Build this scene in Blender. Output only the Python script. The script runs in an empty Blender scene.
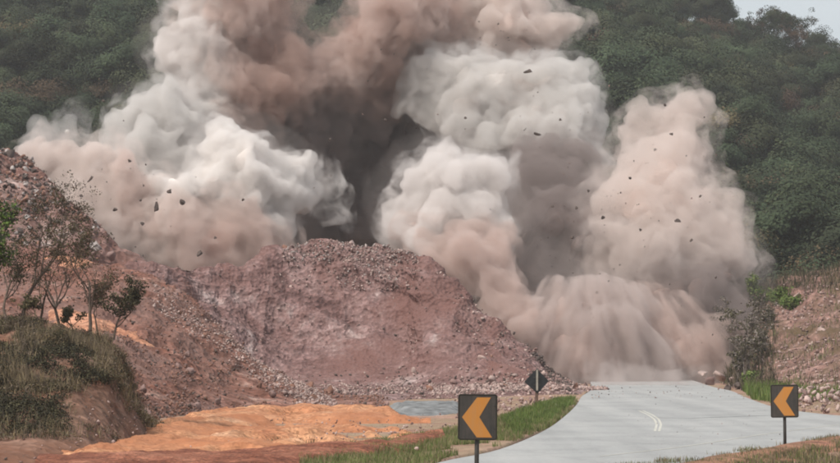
import bpy, bmesh, math, random
import numpy as np
from mathutils import Vector, Matrix

# ------------------------------------------------------------------ camera, world, sun
F = 2333.0            # focal length in units of the 840-wide photograph
CAMZ = 2.1
SC = bpy.context.scene
cam_d = bpy.data.cameras.new('camera')
cam = bpy.data.objects.new('camera', cam_d)
SC.collection.objects.link(cam)
cam.location = (0, 0, CAMZ)
cam.rotation_euler = (math.radians(90), 0, 0)
cam_d.sensor_width = 36
cam_d.lens = F / 840 * 36
cam_d.shift_y = (339 - 231.5) / 840
cam_d.clip_start = 0.5
cam_d.clip_end = 6000
SC.camera = cam

SUN_EL, SUN_AZ = math.radians(50), math.atan2(-0.72, -0.69)   # azimuth from +Y towards +X
w = bpy.data.worlds.new("World"); SC.world = w; w.use_nodes = True
nt = w.node_tree; nt.nodes.clear()
sky = nt.nodes.new('ShaderNodeTexSky'); sky.sky_type = 'NISHITA'; sky.sun_disc = False
sky.sun_elevation = SUN_EL; sky.sun_rotation = SUN_AZ
sky.air_density = 1.0; sky.dust_density = 3.5; sky.ozone_density = 1.0
bg = nt.nodes.new('ShaderNodeBackground'); bg.inputs['Strength'].default_value = 0.108
wo = nt.nodes.new('ShaderNodeOutputWorld')
# thin white cloud veil over the blue, uneven all round
tcw = nt.nodes.new('ShaderNodeTexCoord'); nzw = nt.nodes.new('ShaderNodeTexNoise'); nzw.inputs['Scale'].default_value = 3.0; nzw.inputs['Detail'].default_value = 6
nt.links.new(tcw.outputs['Generated'], nzw.inputs['Vector'])
mrw = nt.nodes.new('ShaderNodeMapRange'); mrw.inputs['From Min'].default_value = .35; mrw.inputs['From Max'].default_value = .65; mrw.inputs['To Min'].default_value = .45; mrw.inputs['To Max'].default_value = .85
nt.links.new(nzw.outputs['Fac'], mrw.inputs[0])
mxw = nt.nodes.new('ShaderNodeMix'); mxw.data_type = 'RGBA'; nt.links.new(mrw.outputs[0], mxw.inputs['Factor'])
nt.links.new(sky.outputs[0], mxw.inputs['A']); mxw.inputs['B'].default_value = (7.2, 7.5, 7.6, 1)
nt.links.new(mxw.outputs['Result'], bg.inputs[0]); nt.links.new(bg.outputs[0], wo.inputs[0])
sd = bpy.data.lights.new('sun', 'SUN'); sd.energy = 3.6; sd.angle = math.radians(4.0); sd.color = (1.0, 0.94, 0.87)
sun = bpy.data.objects.new('sun', sd); SC.collection.objects.link(sun)
to_sun = Vector((math.cos(SUN_EL)*math.sin(SUN_AZ), math.cos(SUN_EL)*math.cos(SUN_AZ), math.sin(SUN_EL)))
sun.rotation_euler = to_sun.to_track_quat('Z', 'Y').to_euler()
SC.view_settings.view_transform = 'Standard'; SC.view_settings.look = 'None'
SC.view_settings.exposure = 0.15; SC.view_settings.gamma = 1
SC.render.engine = 'CYCLES'
cy = SC.cycles
cy.max_bounces = 8; cy.diffuse_bounces = 3; cy.glossy_bounces = 1; cy.transmission_bounces = 2
cy.volume_bounces = 5; cy.transparent_max_bounces = 400
cy.use_denoising = True
cy.use_adaptive_sampling = True; cy.adaptive_threshold = 0.02
cy.filter_width = 1.9
cy.caustics_reflective = False; cy.caustics_refractive = False

rng = np.random.default_rng(7)
random.seed(7)
COL = SC.collection.objects

def P(px, py, d):
    """point at depth d seen at pixel (px, py) of the 840x463 photograph"""
    return Vector(((px - 420) / F * d, d, CAMZ + (339 - py) / F * d))
def G(px, py, z=0.0):
    """point of the level z seen at that pixel"""
    d = (CAMZ - z) * F / (py - 339)
    return Vector(((px - 420) / F * d, d, z))

# ------------------------------------------------------------------ helpers
def tag(o, label=None, cat=None, group=None, kind=None):
    if label: o['label'] = label
    if cat: o['category'] = cat
    if group: o['group'] = group
    if kind: o['kind'] = kind
    return o

def mesh_np(name, v, f, mats=(), smooth=False, parent=None, mi=None):
    v = np.asarray(v, dtype=np.float32); f = np.asarray(f, dtype=np.int32)
    me = bpy.data.meshes.new(name)
    me.vertices.add(len(v)); me.vertices.foreach_set('co', v.ravel())
    n, k = f.shape
    me.loops.add(n*k); me.loops.foreach_set('vertex_index', f.ravel())
    me.polygons.add(n)
    me.polygons.foreach_set('loop_start', np.arange(0, n*k, k, dtype=np.int32))
    me.polygons.foreach_set('loop_total', np.full(n, k, dtype=np.int32))
    if smooth: me.polygons.foreach_set('use_smooth', np.ones(n, dtype=bool))
    for m in (mats if isinstance(mats, (list, tuple)) else (mats,)): me.materials.append(m)
    if mi is not None: me.polygons.foreach_set('material_index', np.asarray(mi, dtype=np.int32))
    me.update(calc_edges=True)
    o = bpy.data.objects.new(name, me); COL.link(o)
    if parent: o.parent = parent
    return o

def mesh_bm(name, bm, mats, parent=None, smooth=False, loc=None):
    me = bpy.data.meshes.new(name)
    if smooth:
        for f in bm.faces: f.smooth = True
    bm.to_mesh(me); bm.free()
    for m in (mats if isinstance(mats, (list, tuple)) else (mats,)): me.materials.append(m)
    o = bpy.data.objects.new(name, me); COL.link(o)
    if parent: o.parent = parent
    if loc is not None: o.location = loc
    return o

def empty(name, loc, rz=0.0):
    o = bpy.data.objects.new(name, None); COL.link(o); o.location = loc; o.rotation_euler = (0, 0, rz)
    o.empty_display_size = 0.2
    return o

def _hash(ix, iy, iz, seed):
    h = (ix.astype(np.uint32)*np.uint32(374761393) + iy.astype(np.uint32)*np.uint32(668265263)
         + iz.astype(np.uint32)*np.uint32(2147483647) + np.uint32(seed*1013904223 & 0xffffffff))
    h = (h ^ (h >> np.uint32(13))) * np.uint32(1274126177)
    h = (h ^ (h >> np.uint32(16))) * np.uint32(2246822519)
    return ((h ^ (h >> np.uint32(15))) & np.uint32(0xffffff)).astype(np.float32) / 8388607.5 - 1.0

def vnoise(p, seed=0):
    fl = np.floor(p); t = (p - fl).astype(np.float32); t = t*t*t*(t*(t*6-15)+10)
    i = fl.astype(np.int64)
    out = 0
    for a in (0, 1):
        wa = t[:, 0] if a else 1-t[:, 0]
        for b in (0, 1):
            wb = t[:, 1] if b else 1-t[:, 1]
            for c in (0, 1):
                wc = t[:, 2] if c else 1-t[:, 2]
                out = out + wa*wb*wc*_hash(i[:, 0]+a, i[:, 1]+b, i[:, 2]+c, seed)
    return out

def fbm(p, scale, octs=4, seed=0, gain=0.5):
    p = np.asarray(p, dtype=np.float64)/scale; a = 1.0; s = 0
    for k in range(octs):
        s = s + a*vnoise(p + 17.3*k, seed+k); p = p*2.03; a *= gain
    return s

def ridged(p, scale, octs=4, seed=0):
    p = np.asarray(p, dtype=np.float64)/scale; a = 1.0; s = 0
    for k in range(octs):
        s = s + a*(1-2*np.abs(vnoise(p+9.1*k, seed+k))); p = p*2.1; a *= 0.5
    return s

def normals(v, f):
    n = np.zeros_like(v)
    fn = np.cross(v[f[:, 2]]-v[f[:, 0]], v[f[:, 3]]-v[f[:, 1]])
    for k in range(4): np.add.at(n, f[:, k], fn)
    return n/np.maximum(np.linalg.norm(n, axis=1, keepdims=True), 1e-9)

def resample(line, n):
    a = np.array(line, dtype=float)
    d = np.r_[0, np.cumsum(np.linalg.norm(np.diff(a, axis=0), axis=1))]; d /= d[-1]
    t = np.linspace(0, 1, n)
    return np.stack([np.interp(t, d, a[:, k]) for k in range(3)], axis=1)

def loft(lines, nu, nv, vt=None, smooth_k=3):
    L = np.stack([resample([tuple(q) for q in l], nu) for l in lines])      # m x nu x 3
    for _ in range(smooth_k):
        L[:, 1:-1] = (L[:, :-2] + 2*L[:, 1:-1] + L[:, 2:])/4
    m = len(lines); vt = np.linspace(0, 1, m) if vt is None else np.array(vt)
    t = np.linspace(0, 1, nv)
    # monotone-ish smooth interpolation across the lines
    out = np.empty((nv, nu, 3))
    for j, tt in enumerate(t):
        k = min(np.searchsorted(vt, tt, side='right')-1, m-2); u = (tt-vt[k])/(vt[k+1]-vt[k])
        p0, p1, p2, p3 = L[max(k-1, 0)], L[k], L[k+1], L[min(k+2, m-1)]
        cr = 0.5*((2*p1)+(-p0+p2)*u+(2*p0-5*p1+4*p2-p3)*u*u+(-p0+3*p1-3*p2+p3)*u**3)
        out[j] = 0.5*cr + 0.5*(p1*(1-u)+p2*u)
    v = out.reshape(-1, 3)
    i = np.arange(nv-1)[:, None]*nu + np.arange(nu-1)[None, :]
    f = np.stack([i, i+1, i+nu+1, i+nu], axis=-1).reshape(-1, 4)
    return v, f

# ------------------------------------------------------------------ materials
def new_mat(name):
    m = bpy.data.materials.new(name); m.use_nodes = True
    n = m.node_tree; n.nodes.clear()
    return m, n, n.nodes, n.links

def ramp(N, stops):
    r = N.new('ShaderNodeValToRGB'); e = r.color_ramp.elements
    while len(e) < len(stops): e.new(0.5)
    for k, (p, c) in enumerate(stops): e[k].position = p; e[k].color = (*c, 1)
    return r

def earth(name, stops, scale=0.6, fine=7.0, bump=0.25, rough=0.95, speck=None, stretch=(1, 1, 1), mixcol=None, mixscale=0.15, bdist=0.08):
    """soil and rock: two scales of noise picking a tone, stones as cells, relief"""
    m, t, N, L = new_mat(name)
    tc = N.new('ShaderNodeTexCoord'); mp = N.new('ShaderNodeMapping'); mp.inputs['Scale'].default_value = stretch
    L.new(tc.outputs['Object'], mp.inputs[0])
    a = N.new('ShaderNodeTexNoise'); a.inputs['Scale'].default_value = scale; a.inputs['Detail'].default_value = 12; a.inputs['Roughness'].default_value = 0.68; a.inputs['Distortion'].default_value = 0.6
    L.new(mp.outputs[0], a.inputs['Vector'])
    r = ramp(N, stops); L.new(a.outputs['Fac'], r.inputs[0])
    v = N.new('ShaderNodeTexVoronoi'); v.inputs['Scale'].default_value = fine; v.inputs['Randomness'].default_value = 1
    L.new(mp.outputs[0], v.inputs['Vector'])
    sp = N.new('ShaderNodeSeparateColor'); L.new(v.outputs['Color'], sp.inputs[0])
    mr = N.new('ShaderNodeMapRange'); mr.inputs['To Min'].default_value = 0.62; mr.inputs['To Max'].default_value = 1.38
    L.new(sp.outputs[0], mr.inputs[0])
    mul = N.new('ShaderNodeMix'); mul.data_type = 'RGBA'; mul.blend_type = 'MULTIPLY'; mul.inputs['Factor'].default_value = 1
    L.new(r.outputs[0], mul.inputs['A']); L.new(mr.outputs[0], mul.inputs['B'])
    col = mul.outputs['Result']
    if mixcol:
        b = N.new('ShaderNodeTexNoise'); b.inputs['Scale'].default_value = mixscale; b.inputs['Detail'].default_value = 6; b.inputs['Distortion'].default_value = 1.0
        L.new(mp.outputs[0], b.inputs['Vector'])
        bm_ = N.new('ShaderNodeMapRange'); bm_.inputs['From Min'].default_value = 0.42; bm_.inputs['From Max'].default_value = 0.68
        L.new(b.outputs['Fac'], bm_.inputs[0])
        mx = N.new('ShaderNodeMix'); mx.data_type = 'RGBA'
        L.new(bm_.outputs[0], mx.inputs['Factor']); L.new(col, mx.inputs['A']); mx.inputs['B'].default_value = (*mixcol, 1)
        col = mx.outputs['Result']
    bs = N.new('ShaderNodeBsdfPrincipled'); bs.inputs['Roughness'].default_value = rough; bs.inputs['Specular IOR Level'].default_value = 0.15
    L.new(col, bs.inputs['Base Color'])
    add = N.new('ShaderNodeMath'); add.operation = 'ADD'; L.new(v.outputs['Distance'], add.inputs[0]); L.new(a.outputs['Fac'], add.inputs[1])
    bp = N.new('ShaderNodeBump'); bp.inputs['Strength'].default_value = bump; bp.inputs['Distance'].default_value = bdist
    L.new(add.outputs[0], bp.inputs['Height']); L.new(bp.outputs[0], bs.inputs['Normal'])
    o = N.new('ShaderNodeOutputMaterial'); L.new(bs.outputs[0], o.inputs[0])
    return m

def plain(name, c, rough=0.8, var=0.25, scale=3.0, metallic=0.0, translucent=0.0, perobj=0.0):
    m, t, N, L = new_mat(name)
    tc = N.new('ShaderNodeTexCoord')
    a = N.new('ShaderNodeTexNoise'); a.inputs['Scale'].default_value = scale; a.inputs['Detail'].default_value = 6
    L.new(tc.outputs['Object'], a.inputs['Vector'])
    r = ramp(N, [(0.3, tuple(x*(1-var) for x in c)), (0.7, tuple(min(1, x*(1+var)) for x in c))]); L.new(a.outputs['Fac'], r.inputs[0])
    col = r.outputs[0]
    if perobj:
        oi = N.new('ShaderNodeObjectInfo'); hs = N.new('ShaderNodeHueSaturation')
        mr = N.new('ShaderNodeMapRange'); mr.inputs['To Min'].default_value = 1-perobj; mr.inputs['To Max'].default_value = 1+perobj
        L.new(oi.outputs['Random'], mr.inputs[0]); L.new(mr.outputs[0], hs.inputs['Value'])
        m2 = N.new('ShaderNodeMapRange'); m2.inputs['To Min'].default_value = 0.455; m2.inputs['To Max'].default_value = 0.53
        mm = N.new('ShaderNodeMath'); mm.operation = 'FRACT'; ml = N.new('ShaderNodeMath'); ml.operation = 'MULTIPLY'; ml.inputs[1].default_value = 7.77
        L.new(oi.outputs['Random'], ml.inputs[0]); L.new(ml.outputs[0], mm.inputs[0]); L.new(mm.outputs[0], m2.inputs[0]); L.new(m2.outputs[0], hs.inputs['Hue'])
        L.new(col, hs.inputs['Color']); col = hs.outputs[0]
    bs = N.new('ShaderNodeBsdfPrincipled'); bs.inputs['Roughness'].default_value = rough; bs.inputs['Metallic'].default_value = metallic
    bs.inputs['Specular IOR Level'].default_value = 0.2
    L.new(col, bs.inputs['Base Color'])
    o = N.new('ShaderNodeOutputMaterial')
    if translucent:
        tr = N.new('ShaderNodeBsdfTranslucent'); L.new(col, tr.inputs[0]); ms = N.new('ShaderNodeMixShader'); ms.inputs[0].default_value = translucent
        L.new(bs.outputs[0], ms.inputs[1]); L.new(tr.outputs[0], ms.inputs[2]); L.new(ms.outputs[0], o.inputs[0])
    else: L.new(bs.outputs[0], o.inputs[0])
    return m

M_mound = earth('mauve_broken_rock', [(0.32, (.085, .047, .044)), (0.45, (.165, .099, .092)), (0.56, (.235, .157, .148)), (0.68, (.42, .34, .32))], 0.42, 5.5, 0.6, mixcol=(.165, .088, .076), mixscale=0.22, bdist=.15)
M_scree = earth('red_scree', [(0.32, (.085, .038, .027)), (0.46, (.16, .072, .052)), (0.57, (.225, .115, .088)), (0.70, (.38, .26, .215))], 0.7, 5.0, 0.5, mixcol=(.20, .12, .10), mixscale=0.22, bdist=.15)
M_slope = earth('dark_rocky_slope', [(0.30, (.06, .04, .036)), (0.46, (.15, .082, .068)), (0.6, (.27, .18, .16)), (0.75, (.5, .44, .41))], 0.5, 3.0, 0.5, mixcol=(.20, .095, .075), mixscale=0.17, bdist=.15)
M_orange = earth('orange_dirt', [(0.3, (.27, .10, .05)), (0.45, (.37, .165, .085)), (0.58, (.45, .235, .13)), (0.72, (.55, .36, .24))], 0.45, 12.0, 0.2, mixcol=(.36, .15, .075), mixscale=0.12, bdist=.05)
M_patch = earth('salmon_cut_soil', [(0.3, (.30, .13, .08)), (0.5, (.43, .21, .13)), (0.7, (.54, .32, .22))], 0.8, 6.0, 0.35)
M_ground = earth('dry_ground', [(0.3, (.16, .09, .06)), (0.5, (.28, .17, .125)), (0.7, (.4, .27, .21))], 0.6, 8.0, 0.3, mixcol=(.26, .20, .13), mixscale=0.3)
M_forestfloor = earth('forest_floor', [(0.3, (.02, .022, .012)), (0.6, (.045, .045, .025)), (0.8, (.08, .065, .04))], 0.3, 2.0, 0.3)
M_bank = earth('brush_bank_soil', [(0.3, (.07, .042, .03)), (0.5, (.17, .10, .072)), (0.7, (.27, .165, .125))], 0.9, 6.0, 0.5, mixcol=(.17, .08, .05), mixscale=0.5)
M_rbank = earth('pink_rock_bank', [(0.3, (.10, .07, .055)), (0.5, (.20, .115, .095)), (0.7, (.38, .25, .215))], 0.9, 4.0, 0.5, mixcol=(.11, .075, .045), mixscale=0.35, bdist=.15)
M_rockpale = plain('pale_pink_rock', (.38, .285, .255), 0.95, 0.35, 1.5)
M_rockmauve = plain('mauve_rock', (.215, .142, .127), 0.95, 0.4, 1.5)
M_rockgrey = plain('grey_rock', (.30, .265, .25), 0.95, 0.4, 1.5)
M_rockred = plain('red_brown_rock', (.21, .115, .085), 0.95, 0.4, 1.5)
M_rockdark = plain('dark_rock', (.09, .07, .062), 0.95, 0.4, 1.5)
M_leafdark = plain('forest_leaf', (.036, .050, .024), 0.75, 0.45, .8, translucent=0.15, perobj=0.5)
M_leafpale = plain('pale_forest_leaf', (.055, .07, .036), 0.75, 0.4, .8, translucent=0.15, perobj=0.35)
M_leafdry = plain('dry_forest_leaf', (.095, .072, .038), 0.8, 0.4, .8, translucent=0.1, perobj=0.4)
M_leafgreen = plain('fresh_green_leaf', (.09, .14, .03), 0.7, 0.4, 3, translucent=0.25)
M_brush = plain('olive_brush', (.075, .068, .036), 0.85, 0.5, 3, translucent=0.1)
M_brushdark = plain('dark_brush', (.028, .026, .016), 0.9, 0.4, 3)
M_greydry = plain('grey_dry_stalks', (.15, .115, .085), .95, .4, 3)
M_grass = plain('green_grass', (.135, .165, .055), 0.8, 0.4, 3, translucent=0.2)
M_drygrass = plain('dry_grass', (.24, .19, .11), 0.9, 0.4, 3, translucent=0.1)
M_bark = plain('grey_bark', (.10, .075, .06), 0.95, 0.4, 6)
M_twig = plain('pale_twig', (.16, .13, .11), 0.95, 0.4, 6)

# ------------------------------------------------------------------ generic builders
def rock_meshes(n=6, sub=2):
    out = []
    for k in range(n):
        bm = bmesh.new(); bmesh.ops.create_icosphere(bm, subdivisions=sub, radius=0.5)
        v = np.array([q.co[:] for q in bm.verts])
        s = np.array([1, random.uniform(.6, .9), random.uniform(.45, .8)])
        # planes chop the ball so it gets flats and edges
        r = v.copy()
        for _ in range(9):
            n_ = rng.normal(size=3); n_ /= np.linalg.norm(n_); c = random.uniform(.14, .36)
            dd = r @ n_ - c; r = r - np.outer(np.maximum(dd, 0), n_)
        r = r * s + 0.05*rng.normal(size=r.shape)*(0.5 if sub > 1 else .8)
        f = np.array([[x.index for x in q.verts] for q in bm.faces]); bm.free()
        out.append((r, f))
    return out
ROCKS1 = rock_meshes(12, 1); ROCKS2 = rock_meshes(8, 2)

def rotmats(n):
    q = rng.normal(size=(n, 4)); q /= np.linalg.norm(q, axis=1, keepdims=True)
    a, b, c, d = q.T
    return np.stack([np.stack([1-2*(c*c+d*d), 2*(b*c-a*d), 2*(b*d+a*c)], 1), np.stack([2*(b*c+a*d), 1-2*(b*b+d*d), 2*(c*d-a*b)], 1), np.stack([2*(b*d-a*c), 2*(c*d+a*b), 1-2*(b*b+c*c)], 1)], 1)

def scatter_rocks(name, pts, sizes, mats, protos=None, parent=None):
    protos = protos or ROCKS1
    V, Fc, MI = [], [], []; off = 0
    R = rotmats(len(pts)); pick = rng.integers(0, len(protos), len(pts))
    for k in range(len(protos)):
        idx = np.where(pick == k)[0]
        if not len(idx): continue
        pv, pf = protos[k]
        vv = np.einsum('nij,vj->nvi', R[idx], pv) * sizes[idx][:, None, None] + pts[idx][:, None, :]
        ff = pf[None] + (np.arange(len(idx))*len(pv))[:, None, None] + off
        V.append(vv.reshape(-1, 3)); Fc.append(ff.reshape(-1, 3)); off += vv.shape[0]*vv.shape[1]
        MI.append(np.repeat(rng.integers(0, len(mats), len(idx)), len(pf)))
    return mesh_np(name, np.concatenate(V), np.concatenate(Fc), mats, mi=np.concatenate(MI), parent=parent)

def leaf_cloud(centres, radii, per, size, seed=0, mid=None):
    """small folded leaf faces spread through ellipsoid clumps -> verts, quads"""
    r = np.random.default_rng(seed); V = []
    for c, rad in zip(centres, radii):
        n = int(per)
        d = r.normal(size=(n, 3)); d /= np.linalg.norm(d, axis=1, keepdims=True)
        p = np.array(c) + d*np.array(rad)*(r.random((n, 1))**0.4)
        a = r.normal(size=(n, 3)); a /= np.linalg.norm(a, axis=1, keepdims=True)
        nrm = d*0.9 + r.normal(size=(n, 3))*0.7 + np.array([0, 0, .4])
        if mid is not None:
            o_ = p-np.array(mid); o_ /= np.linalg.norm(o_, axis=1, keepdims=True)+1e-9; nrm = nrm*.6+o_*1.6
        nrm = nrm+0; b = np.cross(nrm, a); b /= np.linalg.norm(b, axis=1, keepdims=True)+1e-9
        a = np.cross(b, nrm); a /= np.linalg.norm(a, axis=1, keepdims=True)+1e-9
        s = size*(0.6+0.8*r.random((n, 1)))
        V.append(np.stack([p-a*s*.5, p+b*s*.35, p+a*s*.5+np.array([0, 0, -.12])*s, p-b*s*.35], 1).reshape(-1, 3))
    V = np.concatenate(V); return V, np.arange(len(V)).reshape(-1, 4)

def tube_path(pts, radii, k=6):
    pts = np.array(pts, float); n = len(pts); V = []
    for i in range(n):
        t = pts[min(i+1, n-1)]-pts[max(i-1, 0)]; t /= np.linalg.norm(t)+1e-9
        u = np.cross(t, [0.31, .95, .1]); u /= np.linalg.norm(u)+1e-9; w_ = np.cross(t, u)
        for j in range(k):
            a = 2*math.pi*j/k; V.append(pts[i]+radii[i]*(math.cos(a)*u+math.sin(a)*w_))
    Fq = [[i*k+j, i*k+(j+1) % k, (i+1)*k+(j+1) % k, (i+1)*k+j] for i in range(n-1) for j in range(k)]
    return np.array(V), np.array(Fq)

class Acc:
    def __init__(s): s.V = []; s.F = []; s.n = 0
    def add(s, v, f): s.V.append(v); s.F.append(f+s.n); s.n += len(v)
    def build(s, name, mats, parent=None, smooth=True): return mesh_np(name, np.concatenate(s.V), np.concatenate(s.F), mats, smooth, parent)

def branchy(h, r0, seed, spread=0.55, depth=4, lean=(0, 0)):
    """a leafless skeleton: trunk Acc, limb Acc, tips"""
    rd = random.Random(seed); tr, lb, tips = Acc(), Acc(), []
    def grow(p, d, ln, r, lev, acc):
        pts, rr = [p.copy()], [r]; n = 5
        for i in range(n):
            d = (d + Vector((rd.gauss(0, .16), rd.gauss(0, .16), rd.gauss(.05, .08)))).normalized()
            p = p + d*ln/n; pts.append(p.copy()); rr.append(r*(1-.5*(i+1)/n))
        v, f = tube_path([tuple(q) for q in pts], rr, 6 if lev < 2 else 4); acc.add(v, f)
        if lev >= depth: tips.append(p); return
        for _ in range(rd.choice((2, 3, 3)) if lev else 4):
            k = rd.randint(2, n); dd = (d + Vector((rd.gauss(0, spread), rd.gauss(0, spread), rd.uniform(0.0, .5)))).normalized()
            grow(pts[k], dd, ln*rd.uniform(.55, .8), rr[k]*.65, lev+1, lb)
            if lev >= 2: tips.append(pts[k])
    grow(Vector((0, 0, 0)), Vector((lean[0], lean[1], 1)).normalized(), h*.45, r0, 0, tr)
    return tr, lb, tips

# ------------------------------------------------------------------ ground and road
gx = np.concatenate([np.linspace(-1500, -40, 20), np.linspace(-38, 38, 160), np.linspace(40, 1500, 20)])
gy = np.concatenate([np.linspace(-60, 24, 12), np.linspace(25, 130, 220), np.linspace(135, 3000, 30)])
X, Y = np.meshgrid(gx, gy); v = np.stack([X.ravel(), Y.ravel(), np.zeros(X.size)], 1)
v[:, 2] = -0.03 + 0.02*fbm(v, 2.0, 3, 3)
i = np.arange(len(gy)-1)[:, None]*len(gx)+np.arange(len(gx)-1)[None]
f = np.stack([i, i+1, i+len(gx)+1, i+len(gx)], -1).reshape(-1, 4)
tag(mesh_np('ground', v, f, M_ground, True), kind='structure')

def asphalt():
    m, t, N, L = new_mat('dusty_asphalt')
    tc = N.new('ShaderNodeTexCoord')
    a = N.new('ShaderNodeTexNoise'); a.inputs['Scale'].default_value = .35; a.inputs['Detail'].default_value = 8; L.new(tc.outputs['Object'], a.inputs['Vector'])
    mp = N.new('ShaderNodeMapping'); mp.inputs['Scale'].default_value = (1.6, .06, 1); mp.inputs['Rotation'].default_value = (0, 0, math.radians(20)); L.new(tc.outputs['Object'], mp.inputs[0])
    b = N.new('ShaderNodeTexNoise'); b.inputs['Scale'].default_value = .8; b.inputs['Detail'].default_value = 5; L.new(mp.outputs[0], b.inputs['Vector'])
    c = N.new('ShaderNodeTexNoise'); c.inputs['Scale'].default_value = 60; c.inputs['Detail'].default_value = 3; L.new(tc.outputs['Object'], c.inputs['Vector'])
    s = N.new('ShaderNodeMath'); s.operation = 'ADD'; L.new(a.outputs['Fac'], s.inputs[0]); L.new(b.outputs['Fac'], s.inputs[1])
    h = N.new('ShaderNodeMath'); h.operation = 'MULTIPLY'; h.inputs[1].default_value = .5; L.new(s.outputs[0], h.inputs[0])
    r = ramp(N, [(0.34, (.27, .273, .268)), (0.5, (.325, .328, .322)), (0.66, (.385, .383, .372))]); L.new(h.outputs[0], r.inputs[0])
    bs = N.new('ShaderNodeBsdfPrincipled'); bs.inputs['Roughness'].default_value = .8; bs.inputs['Specular IOR Level'].default_value = .3
    g = N.new('ShaderNodeTexNoise'); g.inputs['Scale'].default_value = 14; g.inputs['Detail'].default_value = 8; g.inputs['Roughness'].default_value = .75; L.new(tc.outputs['Object'], g.inputs['Vector'])
    gr = N.new('ShaderNodeMapRange'); gr.inputs['From Min'].default_value = .3; gr.inputs['From Max'].default_value = .7; gr.inputs['To Min'].default_value = .80; gr.inputs['To Max'].default_value = 1.12; L.new(g.outputs['Fac'], gr.inputs[0])
    vo = N.new('ShaderNodeTexVoronoi'); vo.feature = 'DISTANCE_TO_EDGE'; vo.inputs['Scale'].default_value = .35
    wv = N.new('ShaderNodeVectorMath'); wv.operation = 'ADD'; sc_ = N.new('ShaderNodeVectorMath'); sc_.operation = 'SCALE'; sc_.inputs['Scale'].default_value = 1.6
    L.new(g.outputs['Color'], sc_.inputs[0]); L.new(tc.outputs['Object'], wv.inputs[0]); L.new(sc_.outputs[0], wv.inputs[1]); L.new(wv.outputs[0], vo.inputs['Vector'])
    cr = N.new('ShaderNodeMapRange'); cr.inputs['From Max'].default_value = .02; cr.inputs['To Min'].default_value = .72; cr.inputs['To Max'].default_value = 1.0; L.new(vo.outputs['Distance'], cr.inputs[0])
    m1 = N.new('ShaderNodeMath'); m1.operation = 'MULTIPLY'; L.new(gr.outputs[0], m1.inputs[0]); L.new(cr.outputs[0], m1.inputs[1])
    m2 = N.new('ShaderNodeMix'); m2.data_type = 'RGBA'; m2.blend_type = 'MULTIPLY'; m2.inputs['Factor'].default_value = 1; L.new(r.outputs[0], m2.inputs['A']); L.new(m1.outputs[0], m2.inputs['B'])
    L.new(m2.outputs['Result'], bs.inputs['Base Color'])
    bp = N.new('ShaderNodeBump'); bp.inputs['Strength'].default_value = .25; bp.inputs['Distance'].default_value = .01; L.new(c.outputs['Fac'], bp.inputs['Height']); L.new(bp.outputs[0], bs.inputs['Normal'])
    o = N.new('ShaderNodeOutputMaterial'); L.new(bs.outputs[0], o.inputs[0]); return m
M_road = asphalt()

def sheet(name, pix, z, mat, sub=4, thick=0.0, world=None):
    pts = world if world else [G(px, py, z) for px, py in pix]
    # Catmull-Rom round the outline
    out = []; n = len(pts)
    for k in range(n):
        p0, p1, p2, p3 = pts[k-1], pts[k], pts[(k+1) % n], pts[(k+2) % n]
        for s in range(sub):
            u = s/sub
            q = 0.5*((2*p1)+(p2-p0)*u+(2*p0-5*p1+4*p2-p3)*u*u+(3*p1-p0-3*p2+p3)*u**3); q.z = z; out.append(q)
    bm = bmesh.new(); vs = [bm.verts.new(q) for q in out]; fc = bm.faces.new(vs)
    if fc.normal.z < 0: fc.normal_flip()
    if thick:
        r = bmesh.ops.extrude_face_region(bm, geom=[fc])
        bmesh.ops.translate(bm, vec=(0, 0, -thick), verts=[e for e in r['geom'] if isinstance(e, bmesh.types.BMVert)])
        bmesh.ops.recalc_face_normals(bm, faces=bm.faces)
    bmesh.ops.triangulate(bm, faces=[q for q in bm.faces if len(q.verts) > 4])
    return mesh_bm(name, bm, mat)
left_edge = [G(px, py, .1) for px, py in ((400, 478), (440, 462), (500, 449), (545, 430), (566, 415), (577, 404), (582, 396), (592, 388.5))]
far_edge = [Vector((9.5, 125, .1)), Vector((13.5, 125, .1))]
right_edge = [G(px, py, .1) for px, py in ((714, 387), (732, 391), (748, 398), (775, 407), (815, 413), (870, 417.5), (960, 421))]
near_edge = [G(px, py, .1) for px, py in ((960, 427), (860, 434.5), (800, 443.5), (740, 454), (690, 461.5), (600, 474), (520, 492), (400, 520))]
road = sheet('road', None, .1, M_road, 5, .15, world=left_edge+far_edge+right_edge+near_edge)
tag(road, kind='structure')

def strip(name, line, wdt, z, mat, parent=None):
    p = resample([tuple(q) for q in line], 60)
    for _ in range(6): p[1:-1] = (p[:-2]+2*p[1:-1]+p[2:])/4
    t = np.gradient(p, axis=0); n_ = np.stack([-t[:, 1], t[:, 0], 0*t[:, 0]], 1); n_ /= np.linalg.norm(n_, axis=1, keepdims=True)
    a, b = p-n_*wdt/2, p+n_*wdt/2; a[:, 2] = z; b[:, 2] = z
    v = np.concatenate([a, b]); k = np.arange(59)
    return mesh_np(name, v, np.stack([k, k+1, k+61, k+60], 1), mat, parent=parent)
M_paint = plain('worn_pale_paint', (.47, .46, .41), .8, .15, 8)
M_seam = plain('tar_seam', (.19, .20, .20), .8, .3, 4)
cl = [(641, 410.5), (650, 414.5), (656.5, 419), (659, 424), (657, 431)]
for k, dx in enumerate((-2.1, 2.1)):
    o = strip('lane_marking', [G(px+dx, py, .104) for px, py in cl], .055, .104, M_paint); o['kind'] = 'structure'
o = strip('lane_marking', [G(px, py, .104) for px, py in ((600, 456), (680, 447), (760, 434.5), (840, 424), (940, 419.5))], .05, .104, M_paint); o['kind'] = 'structure'
o = strip('tar_seam', [G(px, py, .104) for px, py in ((655, 417.5), (690, 418), (720, 417), (760, 415.5), (800, 415))], .10, .104, M_seam); o['kind'] = 'structure'

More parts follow.
